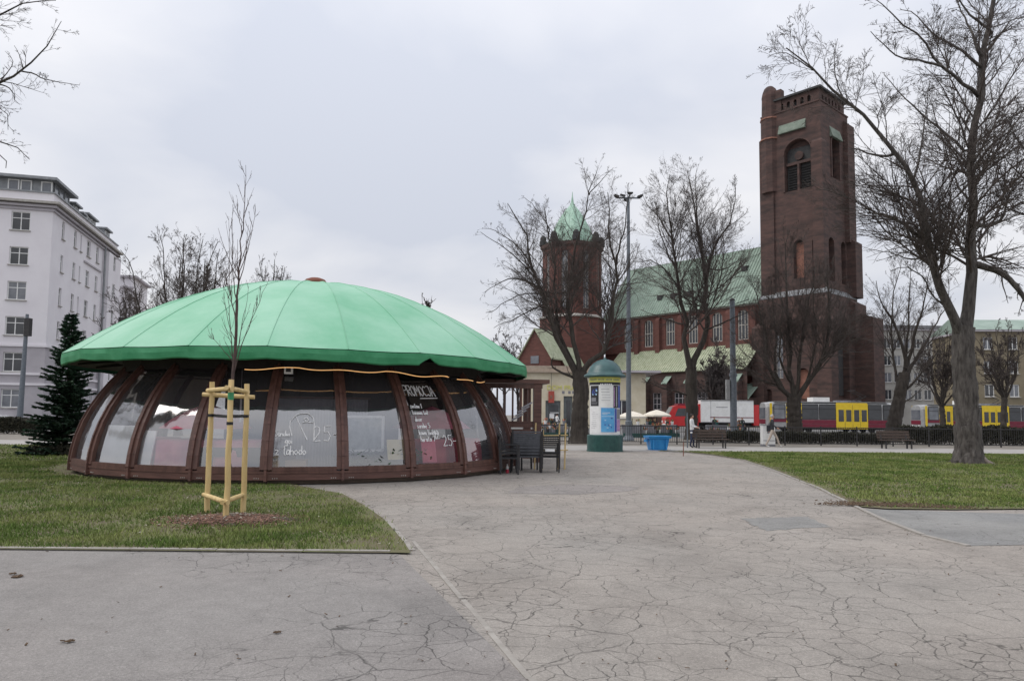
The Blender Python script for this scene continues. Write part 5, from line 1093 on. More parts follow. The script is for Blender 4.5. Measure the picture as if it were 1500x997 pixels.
mb=MB(); mb.add([(nx0,-5.2,0),(nx0,11.2,0),(nx0,11.2,zE),(nx0,3,zR-.3),(nx0,-5.2,zE)],[(0,1,2,3,4)]); mb.add([(nx0,11.2,0),(nx1,11.2,0),(nx1,11.2,zE),(nx0,11.2,zE)],[(0,1,2,3)]); mb.b2((nx0+.1,-4.7,0),(nx1,11,zA)); mb.b2((nx0+.1,-4.4,zA),(nx1,11,zE-.3)); mb.build('gable_wall',M['brick'],CH)
# aisle with its lean-to roof
ax0,ax1=lx_of(888,-9.6),-5.6; zL=lz(541,-14,-9.6)
AWN=[-9.2-4.6*i for i in range(9) if -9.2-4.6*i>ax0+2]
mb=MB(); mb.wall((ax0,-9.6,0),XA,-YA,ax1-ax0,zL,[(x-ax0-1.2,2.6,x-ax0+1.2,5.6) for x in AWN],.3); mb.add([(ax0,-9.6,0),(ax0,-9.6,zL),(ax0,-5.2,zA),(ax0,-5.2,0)],[(0,1,2,3)]); mb.build('aisle_wall',M['brickd'],CH)
for x in AWN: window(CH,2.4,3.0,(x,-9.35,2.6),0,3,3,.10,'lilacd','glass','aisle_window',.12)
ro,P,n=roof_sheet([(ax0-.3,-10.1,zL-.15),(ax1,-10.1,zL-.15),(ax1,-5.21,zA+.15),(ax0-.3,-5.21,zA+.15)],'aisle_roof','copper2'); put('seam',seams(P,n,60).mesh('seam',M['copper2']),ro)
for x in [-7.0]+[a-2.3 for a in AWN]:
    mb=MB(); mb.b2((x-.55,-11.0,0),(x+.55,-9.603,zL-2.2)); mb.build('aisle_buttress',M['brickd'],CH); mb=MB(); mb.add([(x-.62,-11.1,zL-2.2),(x+.62,-11.1,zL-2.2),(x+.62,-9.6,zL-.9),(x-.62,-9.6,zL-.9),(x-.62,-11.1,zL-2.35),(x+.62,-11.1,zL-2.35)],[(0,1,2,3),(4,5,1,0)]); mb.build('buttress_cap',M['copper'],CH)
# porch by the tower foot
mb=MB(); mb.b2((-7.6,-9.2,0),(-5.6,-5.75,4.6)); mb.build('side_porch',M['brickd'],CH); mb=MB(); mb.add([(-7.8,-9.5,4.5),(-5.4,-9.5,4.5),(-5.4,-5.72,7.0),(-7.8,-5.72,7.0),(-7.8,-9.5,4.3),(-5.4,-9.5,4.3)],[(0,1,2,3),(4,5,1,0)]); mb.build('porch_roof',M['copper'],CH)
# octagonal tower at the far end
CUR[0]=838; YO=140.; wO=at(838,410,YO); v=Matrix.Rotation(PH,3,'Z')@(Vector((wO.x,wO.y,0))-CC); ox,oy=v.x,v.y; z0,z1,z2=zat(467,YO),zat(362,YO),zat(300,YO); ro_=5.85
oc=MB(); rot=R(48+22.5-20); g=lambda i:rot+2*PI*i/8
def octv(r,i): return Vector((ox+r*math.cos(g(i)),oy+r*math.sin(g(i)),0))
for i in range(8):
    a,b=octv(ro_,i),octv(ro_,i+1); X=(b-a).normalized(); N=Vector((X.y,-X.x,0)); L=(b-a).length
    oc.wall(a+Vector((0,0,z0)),X,N,L,z1-z0,[(L/2-.62,1.4,L/2+.62,z1-z0-1.7,True)],.45)
    a2,b2=octv(ro_+.5,i),octv(ro_+.5,i+1); oc.wall(a2,X,N,(b2-a2).length,z0)
octo=oc.build('octagonal_tower',M['brick'],CH)
for i in range(8):
    a,b=octv(ro_,i),octv(ro_,i+1); X=(b-a).normalized(); N=Vector((X.y,-X.x,0)); m_=(a+b)/2-N*.25; window(octo,1.24,z1-z0-3.0,(m_.x,m_.y,z0+1.42),math.atan2(X.y,X.x),2,2,.13,'stone','glassp','lancet_window',.12)
mb=MB(); mb.lathe([(ro_+.75,z0-.25),(ro_+.75,z0),(ro_,z0+.35)],8,(ox,oy,0),rot=rot); put('ledge',mb.mesh('ledge',M['stone']),octo)
mb=MB(); mb.lathe([(ro_+.1,z1-1.0),(ro_+.45,z1-.6),(ro_+.45,z1),(ro_-.5,z1+.1)],8,(ox,oy,0),rot=rot); put('cornice',mb.mesh('cornice',M['brickd']),octo)
mb=MB(); mb.lathe([(5.0,z1+.1),(4.6,z1+1.3),(3.95,z1+2.9),(3.2,z1+4.5),(2.3,z1+6.1),(1.4,z1+7.4),(.55,z2-.2),(.28,z2+.5),(.12,zat(288,YO)),(.04,zat(281,YO))],8,(ox,oy,0),rot=rot); put('spire',mb.mesh('spire',M['mint']),octo)
for i in range(8):
    q=octv(ro_-.1,i); mb=MB(); mb.lathe([(.75,0),(.75,.9),(.62,1.0),(.62,1.5),(.4,1.9),(.05,2.1)],8,(q.x,q.y,z1+.1)); put('pinnacle',mb.mesh('pinnacle',M['slate']),octo)
# brick gable chapel left of the octagon
def chapel(pxa,Yc,pl,pr,pya,pye,name):
    CUR[0]=pxa
    w=at(pxa,606,Yc); v=Matrix.Rotation(PH,3,'Z')@(Vector((w.x,w.y,0))-CC); hw=(xat(pr,Yc)-xat(pl,Yc))/2; za,ze=zat(pya,Yc),zat(pye,Yc)
    mb=MB(); dz=0; ang=R(14)
    Rm=Matrix.Rotation(ang,3,'Z'); tr=lambda p:Rm@Vector(p)+Vector((v.x,v.y,0))
    A=[(-hw,0,0),(hw,0,0),(hw,0,ze),(0,0,za),(-hw,0,ze)]; B=[(x+ .0,7,z) for x,y,z in A]
    mb.add([tr(p) for p in A+B],[(0,1,2,3,4),(1,6,7,2),(5,0,4,9),(6,5,9,8,7)]); o=mb.build('chapel',M['brick'],CH)
    for s in(-1,1):
        e=[(s*(hw+.35),-.35,ze-.35*(za-ze)/hw),(0,-.35,za+.05),(0,7,za+.05),(s*(hw+.35),7,ze-.35*(za-ze)/hw)]; mb=MB(); mb.add([tr((x,y,z+.16)) for x,y,z in e]+[tr((x,y,z-.06)) for x,y,z in e],[(0,1,2,3),(7,6,5,4),(0,4,5,1),(2,6,7,3),(3,7,4,0)]); put('chapel_roof',mb.mesh('chapel_roof',M['copper2']),o)
    q=tr((0,-.05,ze-1.2)); mb=MB(); mb.b2((-.8,-.06,0),(.8,.03,1.3)); x=put('chapel_window',mb.mesh('chapel_window',M['glassp']),o); x.location=q; x.rotation_euler=(0,0,ang)
chapel(783,122,756,810,482,522,'chapel'); chapel(813,124,800,834,507,534,'chapel')
# ------------------------------------------------------------------ cream low building
CUR[0]=840; Y=86.; x0,x1=xat(766,Y),xat(946,Y); zt=zat(546,Y); CB=thing('low_building','low cream building with yellow lettering and dark doors in front of the church','building',(x0,Y,0)); Wd=x1-x0
X=lambda p:xat(p,Y)-x0
z=lambda p:zat(p,Y)
hol=[(X(799),.1,X(821),z(587)),(X(825.5),.1,X(838.5),z(580)),(X(866),1.2,X(886),z(585)),(X(900),1.2,X(922),z(585))]
mb=MB(); mb.wall((0,0,0),XA,-YA,Wd,zt,hol,.3); mb.wall((Wd,0,0),YA,XA,7,zt); mb.wall((0,7,0),-YA,-XA,7,zt); mb.build('wall',M['cream'],CB)
mb=MB(); mb.b2((.05,.5,0),(Wd-.05,6.9,zt-.3)); mb.build('core_wall',M['lilacd'],CB)
mb=MB(); mb.b2((-.5,-.5,zt),(Wd-3.2,7.4,zt+.16)); mb.b2((-.2,-.2,zt+.163),(Wd-3.4,7,z(536))); mb.build('roof_edge',mat('tan_render',(.34,.27,.21),.9,(.42,.35,.28),3),CB)
mb=MB(); mb.b2((Wd-3.2,-1.3,zt+.05),(Wd+1.6,7.4,zt+.3)); mb.build('roof_slab',M['lilacd'],CB)
for a,b,top_,nm in((799,821,587,'door'),(825.5,838.5,580,'door')):
    mb=MB(); mb.b2((X(a),.2,.1),(X(b),.28,z(top_))); d=mb.build(nm,mat('door_grey',(.10,.115,.12),.5,(.15,.165,.17),2),CB); mb=MB(); mb.b2((X(a)+.35,.17,.5 if a<810 else .3),(X(b)-.25,.199,z(top_)-.5)); put('door_pane',mb.mesh('door_pane',M['glass']),d)
mb=MB(); mb.b2((X(805),.13,zat(613,Y)),(X(812),.168,zat(606,Y))); mb.b2((X(806),.13,zat(605,Y)),(X(819),.168,zat(604,Y))); tag(mb.build('notice',M['paper'],None,(x0,Y,0)),'white paper notice on the left door of the cream building','notice')
for a,b in((866,886),(900,922)): window(CB,X(b)-X(a),z(585)-1.2,((X(a)+X(b))/2,.2,1.2),0,2,1,.09,'white','glass',sill=True)
def text(s,size,loc,m,parent=None,ext=.02,rz=0,name='lettering',align='CENTER'):
    cu=bpy.data.curves.new('lettering','FONT'); cu.body=s; cu.size=size; cu.extrude=ext; cu.align_x=align; o=bpy.data.objects.new('tmp',cu); COL.objects.link(o); bpy.context.view_layer.update()
    me=bpy.data.meshes.new_from_object(o.evaluated_get(bpy.context.evaluated_depsgraph_get())); bpy.data.objects.remove(o); me.materials.clear(); me.materials.append(m)
    o=put(name,me,parent,loc,0); o.rotation_euler=(PI/2,0,rz); return o
text('DOM PRACY',.78,(X(828),-.03,zat(571,Y)),M['yellow'],CB,.03)
for p_ in(825,834,840): mb=MB(); mb.box((X(p_),-.02,zat(574.5,Y)),(.3,.04,.32)); mb.build('emblem',M['greyt'],CB)
mb=MB(); mb.b2((X(803),-.32,zat(590,Y)),(X(811.5),-.2,zat(573,Y))); s=mb.build('sign_board',mat('sign_red',(.35,.05,.035),.6,(.42,.09,.06),6),CB); mb=MB(); mb.b2((X(806.9),-.27,zat(573,Y)),(X(807.4),-.24,zat(546,Y))); put('hanger',mb.mesh('hanger',M['iron']),s); mb=MB(); mb.b2((X(805),-.335,zat(584,Y)),(X(809),-.322,zat(579,Y))); put('emblem',mb.mesh('emblem',M['brickp']),s)
mb=MB(); mb.b2((X(839.5),-.5,zat(592,Y)),(X(845),-.4,zat(578,Y))); s=mb.build('sign_board',M['white'],CB); mb=MB(); mb.b2((X(842.5),-.515,zat(590,Y)),(X(844.7),-.502,zat(580,Y))); put('emblem',mb.mesh('emblem',M['blued']),s)
# ------------------------------------------------------------------ flats on the right
def flats(name,lab,pxl,pxr,Y,topy,wallm,rows,cols_px,rz=0,roof='roofg',ww=1.2,wh=1.6,rh=2.0):
    xl,xr=xat(pxl,Y),xat(pxr,Y); t=thing('apartment_building',lab,'building',(xl,Y,0),rz); Wd=xr-xl; CUR[0]=(pxl+min(pxr,1500))/2; zt=zat(topy,Y); cols=[(xat(p,Y)-xl) for p in cols_px]; zz=[zat(r,Y) for r in rows]
    hol=[(x-ww/2,q-wh/2,x+ww/2,q+wh/2) for x in cols for q in zz]; mb=MB(); mb.wall((0,0,0),XA,-YA,Wd,zt,hol,.2); mb.wall((Wd,0,0),YA,XA,10,zt); mb.wall((0,10,0),-YA,-XA,10,zt); mb.build('wall',M[wallm],t)
    for i,x in enumerate(cols):
        for j,q in enumerate(zz): window(t,ww,wh,(x,.14,q-wh/2),0,2,1,.09,'white','glassp' if (i+j)%3==0 else 'glass',sill=True)
    mb=MB(); mb.b2((-.3,-.35,zt),(Wd+.3,10.2,zt+.25)); mb.build('cornice',M['lilacd'],t)
    mb=MB(); mb.add([(-.3,-.4,zt+.253),(Wd+.3,-.4,zt+.253),(Wd+.3,5,zt+rh),(-.3,5,zt+rh),(-.3,10.3,zt+.253),(Wd+.3,10.3,zt+.253)],[(0,1,2,3),(3,2,5,4),(0,3,4),(1,5,2)]); mb.build('roof',M[roof],t)
    mb=MB(); mb.b2((.1,.4,0),(Wd-.1,9.8,zt-.1)); mb.build('core_wall',M['lilacd'],t); return t
flats('apartment_building','long ochre apartment block with pale green roof at the right edge',1428,1640,92,486,'ochre',[503,538,572,602],[1450,1485,1520,1555,1590,1622],R(-4),rh=2.2)
fb=flats('apartment_building','greyish cream flats seen between the tower and the old tree',1282,1424,120,484,'greyb',[503,528,553,578],[1290,1303,1318,1333,1348,1363,1378,1393,1408],R(3),'slate',ww=1.3,wh=1.7,rh=1.6)
for a in(1304,1340,1375): mb=MB(); x=xat(a,120)-xat(1282,120); mb.b2((x-.8,3,zat(486,120)),(x+.8,4.2,zat(474,120))); mb.build('chimney',M['lilacd'],fb)
# ------------------------------------------------------------------ trams
def tram(lab,loc,rz):
    t=thing('tram',lab,'tram',loc,rz,'yellow and wine red trams on the street'); L=13.5; Wd=2.4; z0,z1=.45,3.05
    prof=[(-Wd/2,z0),(-Wd/2-.02,1.2),(-Wd/2+.03,2.6),(-Wd/2+.22,2.95),(-Wd/2+.55,z1+.05),(Wd/2-.55,z1+.05),(Wd/2-.22,2.95),(Wd/2-.03,2.6),(Wd/2+.02,1.2),(Wd/2,z0)]
    mb=MB(); vs=[];n=len(prof)
    for x,s in((-L/2+.35,.80),(-L/2,.93) if 0 else (-L/2+.34,.8),):
        pass
    st=[(0,.78,.0),(.18,.90,0),(.6,1,0),(L-.6,1,0),(L-.18,.90,0),(L,.78,0)]
    for x,s,_ in st:
        for y,z in prof: vs.append((x,y*s,z0+(z-z0)*(1-(1-s)*.18)))
    fs=[tuple(range(n-1,-1,-1)),tuple((len(st)-1)*n+i for i in range(n))]
    for i in range(len(st)-1):
        for j in range(n): fs.append((i*n+j,i*n+(j+1)%n,(i+1)*n+(j+1)%n,(i+1)*n+j))
    mb.add(vs,fs); mb.build('body',M['tramg'],t)
    for s in(-1,1):
        y=s*(Wd/2+.028)
        for a,b,z,h,m in((.6,2.0,1.05,.42,'tramr'),(3.5,7.15,.9,.40,'tramr'),(10.3,12.9,.9,.40,'tramr'),(3.5,7.15,.5,.38,'tramr'),(.6,2.0,.5,.45,'tramg'),(10.3,12.9,.5,.38,'tramr')):
            mb=MB(); mb.b2((a,y-.012,z),(b,y+.012,z+h)); mb.build('side_band',M[m],t)
        for a,b in((3.6,5.3),(5.4,7.1),(10.4,11.8),(11.95,12.85),(.7,1.9)):
            mb=MB(); mb.b2((a,y-.018,1.34),(b,y+.018,2.90)); w=mb.build('side_window',M['iron'],t); mb=MB(); mb.b2((a+.06,y-.024,1.4),(b-.06,y+.024,2.36)); mb.b2((a+.06,y-.024,2.42),(b-.06,y+.024,2.8)); put('pane',mb.mesh('pane',M['glassp' if a<1 else 'glass']),w)
        for a,b in((2.1,3.4),(7.25,8.8),(8.84,10.38),(12.9,13.1),(.33,.55),(3.42,3.60),(7.12,7.28),(2.02,2.12),(10.16,10.34)):
            mb=MB(); mb.b2((a,y-.03,.40),(b,y+.03,2.98)); d=mb.build('door',M['tramy'],t); mb=MB(); k=2 if b-a>.5 else 0
            for q in range(k): w=(b-a)/k; mb.b2((a+w*q+.12,y-.042,1.15),(a+w*(q+1)-.12,y+.042,2.35))
            if k: put('door_window',mb.mesh('door_window',M['glass']),d); mb=MB(); mb.b2(((a+b)/2-.012,y-.036,.45),((a+b)/2+.012,y+.036,2.4)); put('door_seam',mb.mesh('door_seam',M['iron']),d)
        mb=MB(); mb.b2((7.15,y-.02,2.92),(10.3,y+.02,3.06)); mb.build('cantrail',M['tramy'],t)
    for x in(-.02,L+.02):
        mb=MB(); mb.b2((x-.02,-.8,1.4),(x+.02,.8,2.5)); mb.build('windscreen',M['glassp'],t); mb=MB(); mb.b2((x-.03,-.85,.85),(x+.03,.85,1.3)); mb.build('front_band',M['tramr'],t)
        for s in(-.6,.6): mb=MB(); mb.lathe([(.1,0),(.1,.04)],12); k=len(mb.v); mb.v=[(x+(v[2] if x>1 else -v[2])*1.5,s+v[0],.72+v[1]) for v in mb.v]; mb.build('headlight',M['white'],t)
    mb=MB(); mb.b2((.9,-1.0,3.09),(L-.9,1.0,3.16)); mb.build('roof_deck',M['tramg'],t)
    mb=MB(); mb.b2((5.0,-.75,3.17),(6.7,.75,3.62)); mb.build('roof_box',M['white'],t)
    mb=MB()
    for s in(-.5,.5): mb.bar((9.4,s,3.2),(10.6,s,3.75),.05); mb.bar((10.6,s,3.75),(9.3,s,4.35),.05)
    mb.bar((9.3,-.8,4.37),(9.3,.8,4.37),.06); mb.b2((9.0,-.6,3.165),(10.9,.6,3.25)); mb.build('pantograph',M['iron'],t)
    for i in range(4): mb=MB(); mb.b2((7.6+.7*i,-.5,3.165),(8.0+.7*i,.5,3.33)); mb.build('roof_vent',M['greyt'],t)
    for x in(2.6,4.4,9.1,10.9):
        mb=MB(); mb.lathe([(.33,-1.05),(.33,-.85)],16); mb.v=[(x+v[0],v[2],.33+v[1]) for v in mb.v]; mb.lathe([(.33,.85),(.33,1.05)],16); mb.v=mb.v[:32]+[(x+v[0],v[2],.33+v[1]) for v in mb.v[32:]]; mb.build('wheel',M['tyre'],t)
    mb=MB(); mb.b2((1.2,-.95,.30),(L-1.2,.95,.44)); mb.build('underframe',M['iron'],t); return t
Y=75.; tr1=tram('yellow, grey and wine red tram in front of the brick tower',(xat(1117,Y),Y,0),0)
t2=copy_tree(tr1); t2['label']='yellow, grey and wine red tram behind the clipped hedge at the right'; t2.location=(xat(1343,83),83.2,0); t2.rotation_euler=(0,0,R(4))
# ------------------------------------------------------------------ red and white box truck
CUR[0]=1035; Y=71.; t=thing('box_truck','red cabbed truck with white box body parked before the church','truck',(xat(971,Y),Y,0))
Xq=lambda p:xat(p,Y)-xat(971,Y)
c0,c1,b0,b1=0,Xq(1019),Xq(1022),Xq(1098)
mb=MB(); mb.extr([(c0+.15,.55),(c1,.55),(c1,2.55),(c0+1.25,2.6),(c0+.85,2.5),(c0+.3,1.55),(c0+.1,1.35)],(0,-1.05,0),XA,ZA,YA*2.1); mb.build('cab',M['vanred'],t)
for y in(-1.07,1.05): mb=MB(); mb.extr([(c0+.95,1.55),(c0+2.2,1.55),(c0+2.2,2.3),(c0+1.25,2.3)],(0,y,0),XA,ZA,YA*.02); mb.build('cab_window',M['glass'],t)
mb=MB(); mb.extr([(-.95,0),(.95,0),(.85,.95),(-.85,.95)],(c0+.34,0,1.58),YA,Vector((.52,0,.92)),Vector((-.04,0,.02))); mb.build('windscreen',M['glassp'],t)
mb=MB(); mb.b2((c0+.04,-1.0,.5),(c0+.22,1.0,.8)); mb.build('bumper',M['white'],t)
for y in(-.75,.75): mb=MB(); mb.b2((c0+.07,y-.16,.9),(c0+.14,y+.16,1.1)); mb.build('headlight',M['white'],t)
mb=MB(); mb.b2((c0+1.3,-.8,2.61),(c1-.6,.8,2.78)); mb.build('roof_light_bar',M['tramr'],t)
mb=MB(); mb.b2((b0,-1.2,.95),(b1,1.2,3.12)); bx=mb.build('box_body',M['white'],t)
for z0,z1,a,b,m in((1.42,1.50,b0+.9,b1-.02,'tramr'),(2.42,2.48,b0+1.5,b0+2.6,'greyt'),(.96,1.02,b0,b1,'greyt'),(3.02,3.10,b0,b1,'tramg')):
    mb=MB(); mb.b2((a,-1.215,z0),(b,-1.203,z1)); put('trim_strip',mb.mesh('trim_strip',M[m]),bx)
mb=MB(); mb.b2((b0+.95,-1.212,1.0),(b0+.98,-1.202,3.0)); put('panel_joint',mb.mesh('panel_joint',M['greyt']),bx)
mb=MB(); mb.b2((b1+.003,-1.15,.7),(b1+.55,1.15,2.7)); mb.build('tail_locker',M['vanred'],t); mb=MB(); mb.b2((b0-.18,-1.1,.95),(b0-.003,1.1,2.75)); mb.build('bulkhead',M['vanred'],t)
mb=MB(); mb.b2((c0+.4,-.5,.55),(b1+.4,.5,.93)); mb.build('chassis',M['iron'],t)
for x in(c0+.95,b0+.9,b1-1.1):
    for y in(-1.0,.75):
        mb=MB(); mb.lathe([(.46,0),(.46,.25)],20); mb.v=[(x+v[0],y+v[2],.46+v[1]) for v in mb.v]; w=mb.build('wheel',M['tyre'],t); mb=MB(); mb.lathe([(.24,-.01),(.24,.26)],14); mb.v=[(x+v[0],y+v[2],.46+v[1]) for v in mb.v]; put('rim',mb.mesh('rim',M['tramg']),w)
# ------------------------------------------------------------------ white car at the left edge
Y=70.; t=thing('parked_car','white estate car parked by the pale building at the left edge','car',(xat(-38,Y),Y-1,0))
mb=MB(); mb.extr([(0,.35),(4.3,.3),(4.38,.75),(4.3,.98),(3.3,1.05),(2.75,1.45),(2.3,1.53),(.45,1.50),(.08,1.0),(-.02,.6)],(0,-.85,0),XA,ZA,YA*1.7); mb.build('body',M['carw'],t)
mb=MB(); mb.extr([(.45,1.05),(3.05,1.08),(2.62,1.42),(.62,1.42)],(0,-.865,0),XA,ZA,YA*.012); w=mb.build('side_window',M['glass'],t)
for x in(1.2,2.1): mb=MB(); mb.b2((x,-.872,1.05),(x+.06,-.852,1.43)); put('window_pillar',mb.mesh('window_pillar',M['carw']),w)
for x in(.85,3.45):
    for y in(-.87,.69): mb=MB(); mb.lathe([(.31,0),(.31,.18)],18); mb.v=[(x+v[0],y+v[2],.31+v[1]) for v in mb.v]; w=mb.build('wheel',M['tyre'],t); mb=MB(); mb.lathe([(.19,-.008),(.19,.19)],14); mb.v=[(x+v[0],y+v[2],.31+v[1]) for v in mb.v]; put('rim',mb.mesh('rim',M['tramg']),w)
mb=MB(); mb.b2((4.30,-.75,.72),(4.40,-.45,.88)); mb.build('headlight',M['glassp'],t); mb=MB(); mb.b2((.4,-.6,1.54),(2.4,-.55,1.58)); mb.b2((.4,.55,1.54),(2.4,.6,1.58)); mb.build('roof_rail',M['iron'],t)
# ------------------------------------------------------------------ street poles
p=gp(921,645); H=zat(290,p.y,921); t=thing('floodlight_mast','tall grey mast with cluster of floodlights rising behind the advertising column','lamp post',p)
mb=MB(); mb.tube([(0,0,0),(0,0,1.2),(0,0,1.25),(0,0,7),(0,0,H)],[.22,.22,.17,.14,.09],12); mb.build('pole',M['pole'],t)
mb=MB(); mb.lathe([(.35,0),(.35,.08),(.25,.3)],12); mb.build('base',M['pole'],t)
mb=MB(); mb.bar((-.75,0,H),(.75,0,H),.08); mb.bar((0,-.7,H),(0,.7,H),.08); mb.build('cross_arm',M['pole'],t)
for i,(x,y,a) in enumerate(((-.75,0,.5),(.75,0,-.5),(0,-.7,0),(.0,.7,0),(-.38,-.2,.3))):
    mb=MB(); mb.box((x,y,H+.12),(.34,.28,.11),M=Euler((R(20) if y<0 else 0,a*.7,0)).to_matrix()); mb.box((x,y,H+.03),(.24,.2,.04),M=Euler((R(20) if y<0 else 0,a*.7,0)).to_matrix()); mb.build('floodlight',M['iron'],t)
p=gp(1075,643); H=zat(440,p.y,1075); CUR[0]=1075; t=thing('steel_pole','thick bluish grey steel pole standing before the white box truck','pole',p)
mb=MB(); mb.tube([(0,0,0),(0,0,H*.48),(0,0,H*.485),(0,0,H)],[.235,.225,.20,.17],14); mb.lathe([(.28,H*.45),(.28,H*.47)],14); mb.build('pole',M['pole'],t,smooth=False); mb=MB(); mb.lathe([(.2,0),(.2,.05),(.05,.18)],12,(0,0,H)); mb.bar((0,0,H-.3),(1.2,0,H+.1),.05); mb.build('cap',M['iron'],t)
mb=MB(); mb.b2((-.52,-.15,zat(585,p.y)),(-.27,.1,zat(556,p.y))); mb.build('junction_box',M['tramg'],t)
CUR[0]=29; Y=58; x=xat(29,Y); zt=zat(460,Y); t=thing('signal_pole','grey pole with dark box near its top in front of the pale building','pole',(x,Y,0))
mb=MB(); mb.tube([(0,0,0),(.05,0,2.6),(.15,0,zt)],[.24,.2,.12],12); mb.build('pole',M['pole'],t); mb=MB(); mb.b2((.05,-.2,zat(492,Y)),(.48,.2,zat(466,Y))); mb.build('box',M['iron'],t); mb=MB(); mb.lathe([(.42,0),(.42,.5),(.33,.6)],12); mb.build('base',M['pole'],t)
p=gp(1007,656); t=thing('thin_post','thin grey post beside the person in white','post',p); mb=MB(); mb.tube([(0,0,0),(0,0,1.75)],.03,8); mb.build('tube',M['pole'],t); mb=MB(); mb.lathe([(.045,1.75),(.045,1.79)],8); mb.build('cap',M['iron'],t)
p=gp(1001,668); mb=MB(); mb.tube([(0,0,0),(.01,0,.55)],.018,6); tag(mb.build('thin_stake',M['rust'],None,p),'thin brown stake in the lawn edge near the blue tub','stake')
# ------------------------------------------------------------------ fence, hedges, benches
FY=40.0; fx0=1.2; n=26
def fence_run(lab,xs,xe,y):
    t=thing('park_fence',lab,'fence',(xs,y,0),0); k=int((xe-xs)/2.0)
    pm=None
    for i in range(k+1):
        if i==0: mb=MB(); mb.b2((-.03,-.03,0),(.03,.03,1.08)); pm=mb.mesh('post',M['iron'])
        put('post',pm,t,(i*2.0,0,0))
    mb=MB(); mb.b2((.03,-.02,.98),(1.97,.02,1.03)); r1=mb.mesh('rail',M['iron']); mb=MB(); mb.b2((.03,-.018,.12),(1.97,.018,.16)); r2=mb.mesh('rail',M['iron'])
    mb=MB()
    for j in range(1,16): mb.b2((j*.125-.009,-.009,.16),(j*.125+.009,.009,.98))
    bm_=mb.mesh('bars',M['iron'])
    for i in range(k): put('rail',r1,t,(i*2.0,0,0)); put('rail',r2,t,(i*2.0,0,0)); o=put('bars',bm_,t,(i*2.0,0,0)); o['kind']='stuff'
fence_run('low dark iron fence behind the benches along the footpath',1.2,29.4,FY)
def hedge(lab,x0,x1,y0,y1,h,n,seed,m='hedge'):
    rg=np.random.default_rng(seed); t=thing('hedge',lab,'hedge',((x0+x1)/2,(y0+y1)/2,0)); w,d=(x1-x0)/2,(y1-y0)/2
    S=np.stack([rg.uniform(-w,w,n),rg.uniform(-d,d,n),h*rg.random(n)**.6],1); S[:,2]*=1+.08*np.sin(S[:,0]*2.1); D=rg.normal(0,1,(n,3)); D[:,2]=np.abs(D[:,2]); D/=np.linalg.norm(D,axis=1,keepdims=True); q=rg.normal(0,1,(n,3)); q=np.cross(D,q); q/=np.linalg.norm(q,axis=1,keepdims=True)
    L=rg.uniform(.08,.22,(n,1)); V=np.stack([S-q*.02,S+D*L*.5+q*.035,S+D*L,S+D*L*.5-q*.03],1).reshape(-1,3); put('foliage',npmesh('foliage',V,np.arange(4*n).reshape(-1,4),M[m]),t)
    mb=MB(); rr=random.Random(seed)
    for i in range(int((x1-x0)*3)): x=rr.uniform(-w,w); mb.bar((x,rr.uniform(-d,d)*.6,0),(x+rr.uniform(-.15,.15),0,h*.8),.03)
    mb.build('stems',M['twig'],t)
hedge('tall clipped dark hedge in front of the right tram',xat(1322,43),xat(1560,43),42.6,43.6,1.05,22000,1)
hedge('low dark hedge behind the fence left of the clipped hedge',xat(1130,42.5),xat(1300,42.5),42.1,42.9,.62,9000,2)
hedge('low ragged shrubs behind the fence below the box truck',xat(1022,43),xat(1112,43),42.6,43.4,.62,5000,3)
hedge('low brown hedge at the left edge below the pale building',xat(-60,47),xat(62,47),46.4,47.6,.95,14000,4)
hedge('dark shrubs under the spruce beside the pavilion',-16.6,-14.4,24.6,25.4,.3,1500,5)
# flower stalls behind the fence
def stall(lab,pxx,Y,seed,par=True):
    rr=random.Random(seed); x=xat(pxx,Y); t=thing('flower_stall',lab,'stall',(x,Y,0),0,'flower stalls behind the fence'); 
    for i in range(3): mb=MB(); mb.b2((-1.3,-.5+.4*i,.0 if i==0 else .3*i),(1.3,-.12+.4*i,.3*(i+1))); mb.build('stand',M['greyt'] if i else M['colgreen'],t)
    for i in range(14):
        bx_,by=rr.uniform(-1.2,1.2),-.3+.4*(i%3); z=.3*(i%3+1); mb=MB(); mb.lathe([(.09,0),(.13,.24)],8,(bx_,by,z)); mb.build('bucket',[M['white'],M['greyt'],M['colgreen'],M['iron']][i%4],t); mb=MB()
        for q in range(16):
            g=rr.uniform(0,6.3); p=Vector((bx_+rr.gauss(0,.06),by+rr.gauss(0,.06),z+.22)); d=Vector((rr.gauss(0,.3),rr.gauss(0,.3),1)).normalized()*rr.uniform(.1,.28); s=Vector((math.cos(g),math.sin(g),0))*.035; mb.add([p,p+d*.6+s,p+d,p+d*.6-s],[(0,1,2,3)],mi=rr.random()<.5)
        mb.build('flowers',[M['leaf'],M['flower']],t)
stall('flower stall with buckets behind the fence right of the column',938,52,1); stall('flower stall with buckets behind the fence by the red truck cab',968,54,2); stall('flower stall with buckets behind the fence left of the spreading tree',806,52,3); stall('flower stall with buckets behind the fence below the steel pole',1062,54,4)
def big_parasol(lab,pxx,Y,py,hw):
    x=xat(pxx,Y); z=zat(py,Y,pxx); t=thing('market_parasol',lab,'parasol',(x,Y,0),0,'cream market parasols'); mb=MB(); mb.lathe([(.03,0),(.03,z+.1)],8); mb.build('pole',M['iron'],t); mb=MB(); mb.lathe([(hw,z-.55),(hw*1.0,z-.42),(hw*.5,z-.15),(.05,z)],8,rot=R(22)); mb.build('canopy',M['canvasw'],t); mb=MB(); mb.lathe([(.3,0),(.3,.1)],12); mb.build('base',M['iron'],t)
big_parasol('cream parasol right of the advertising column mast',926,58,602,1.25); big_parasol('cream parasol beside the red truck cab',962,58,600,1.15)
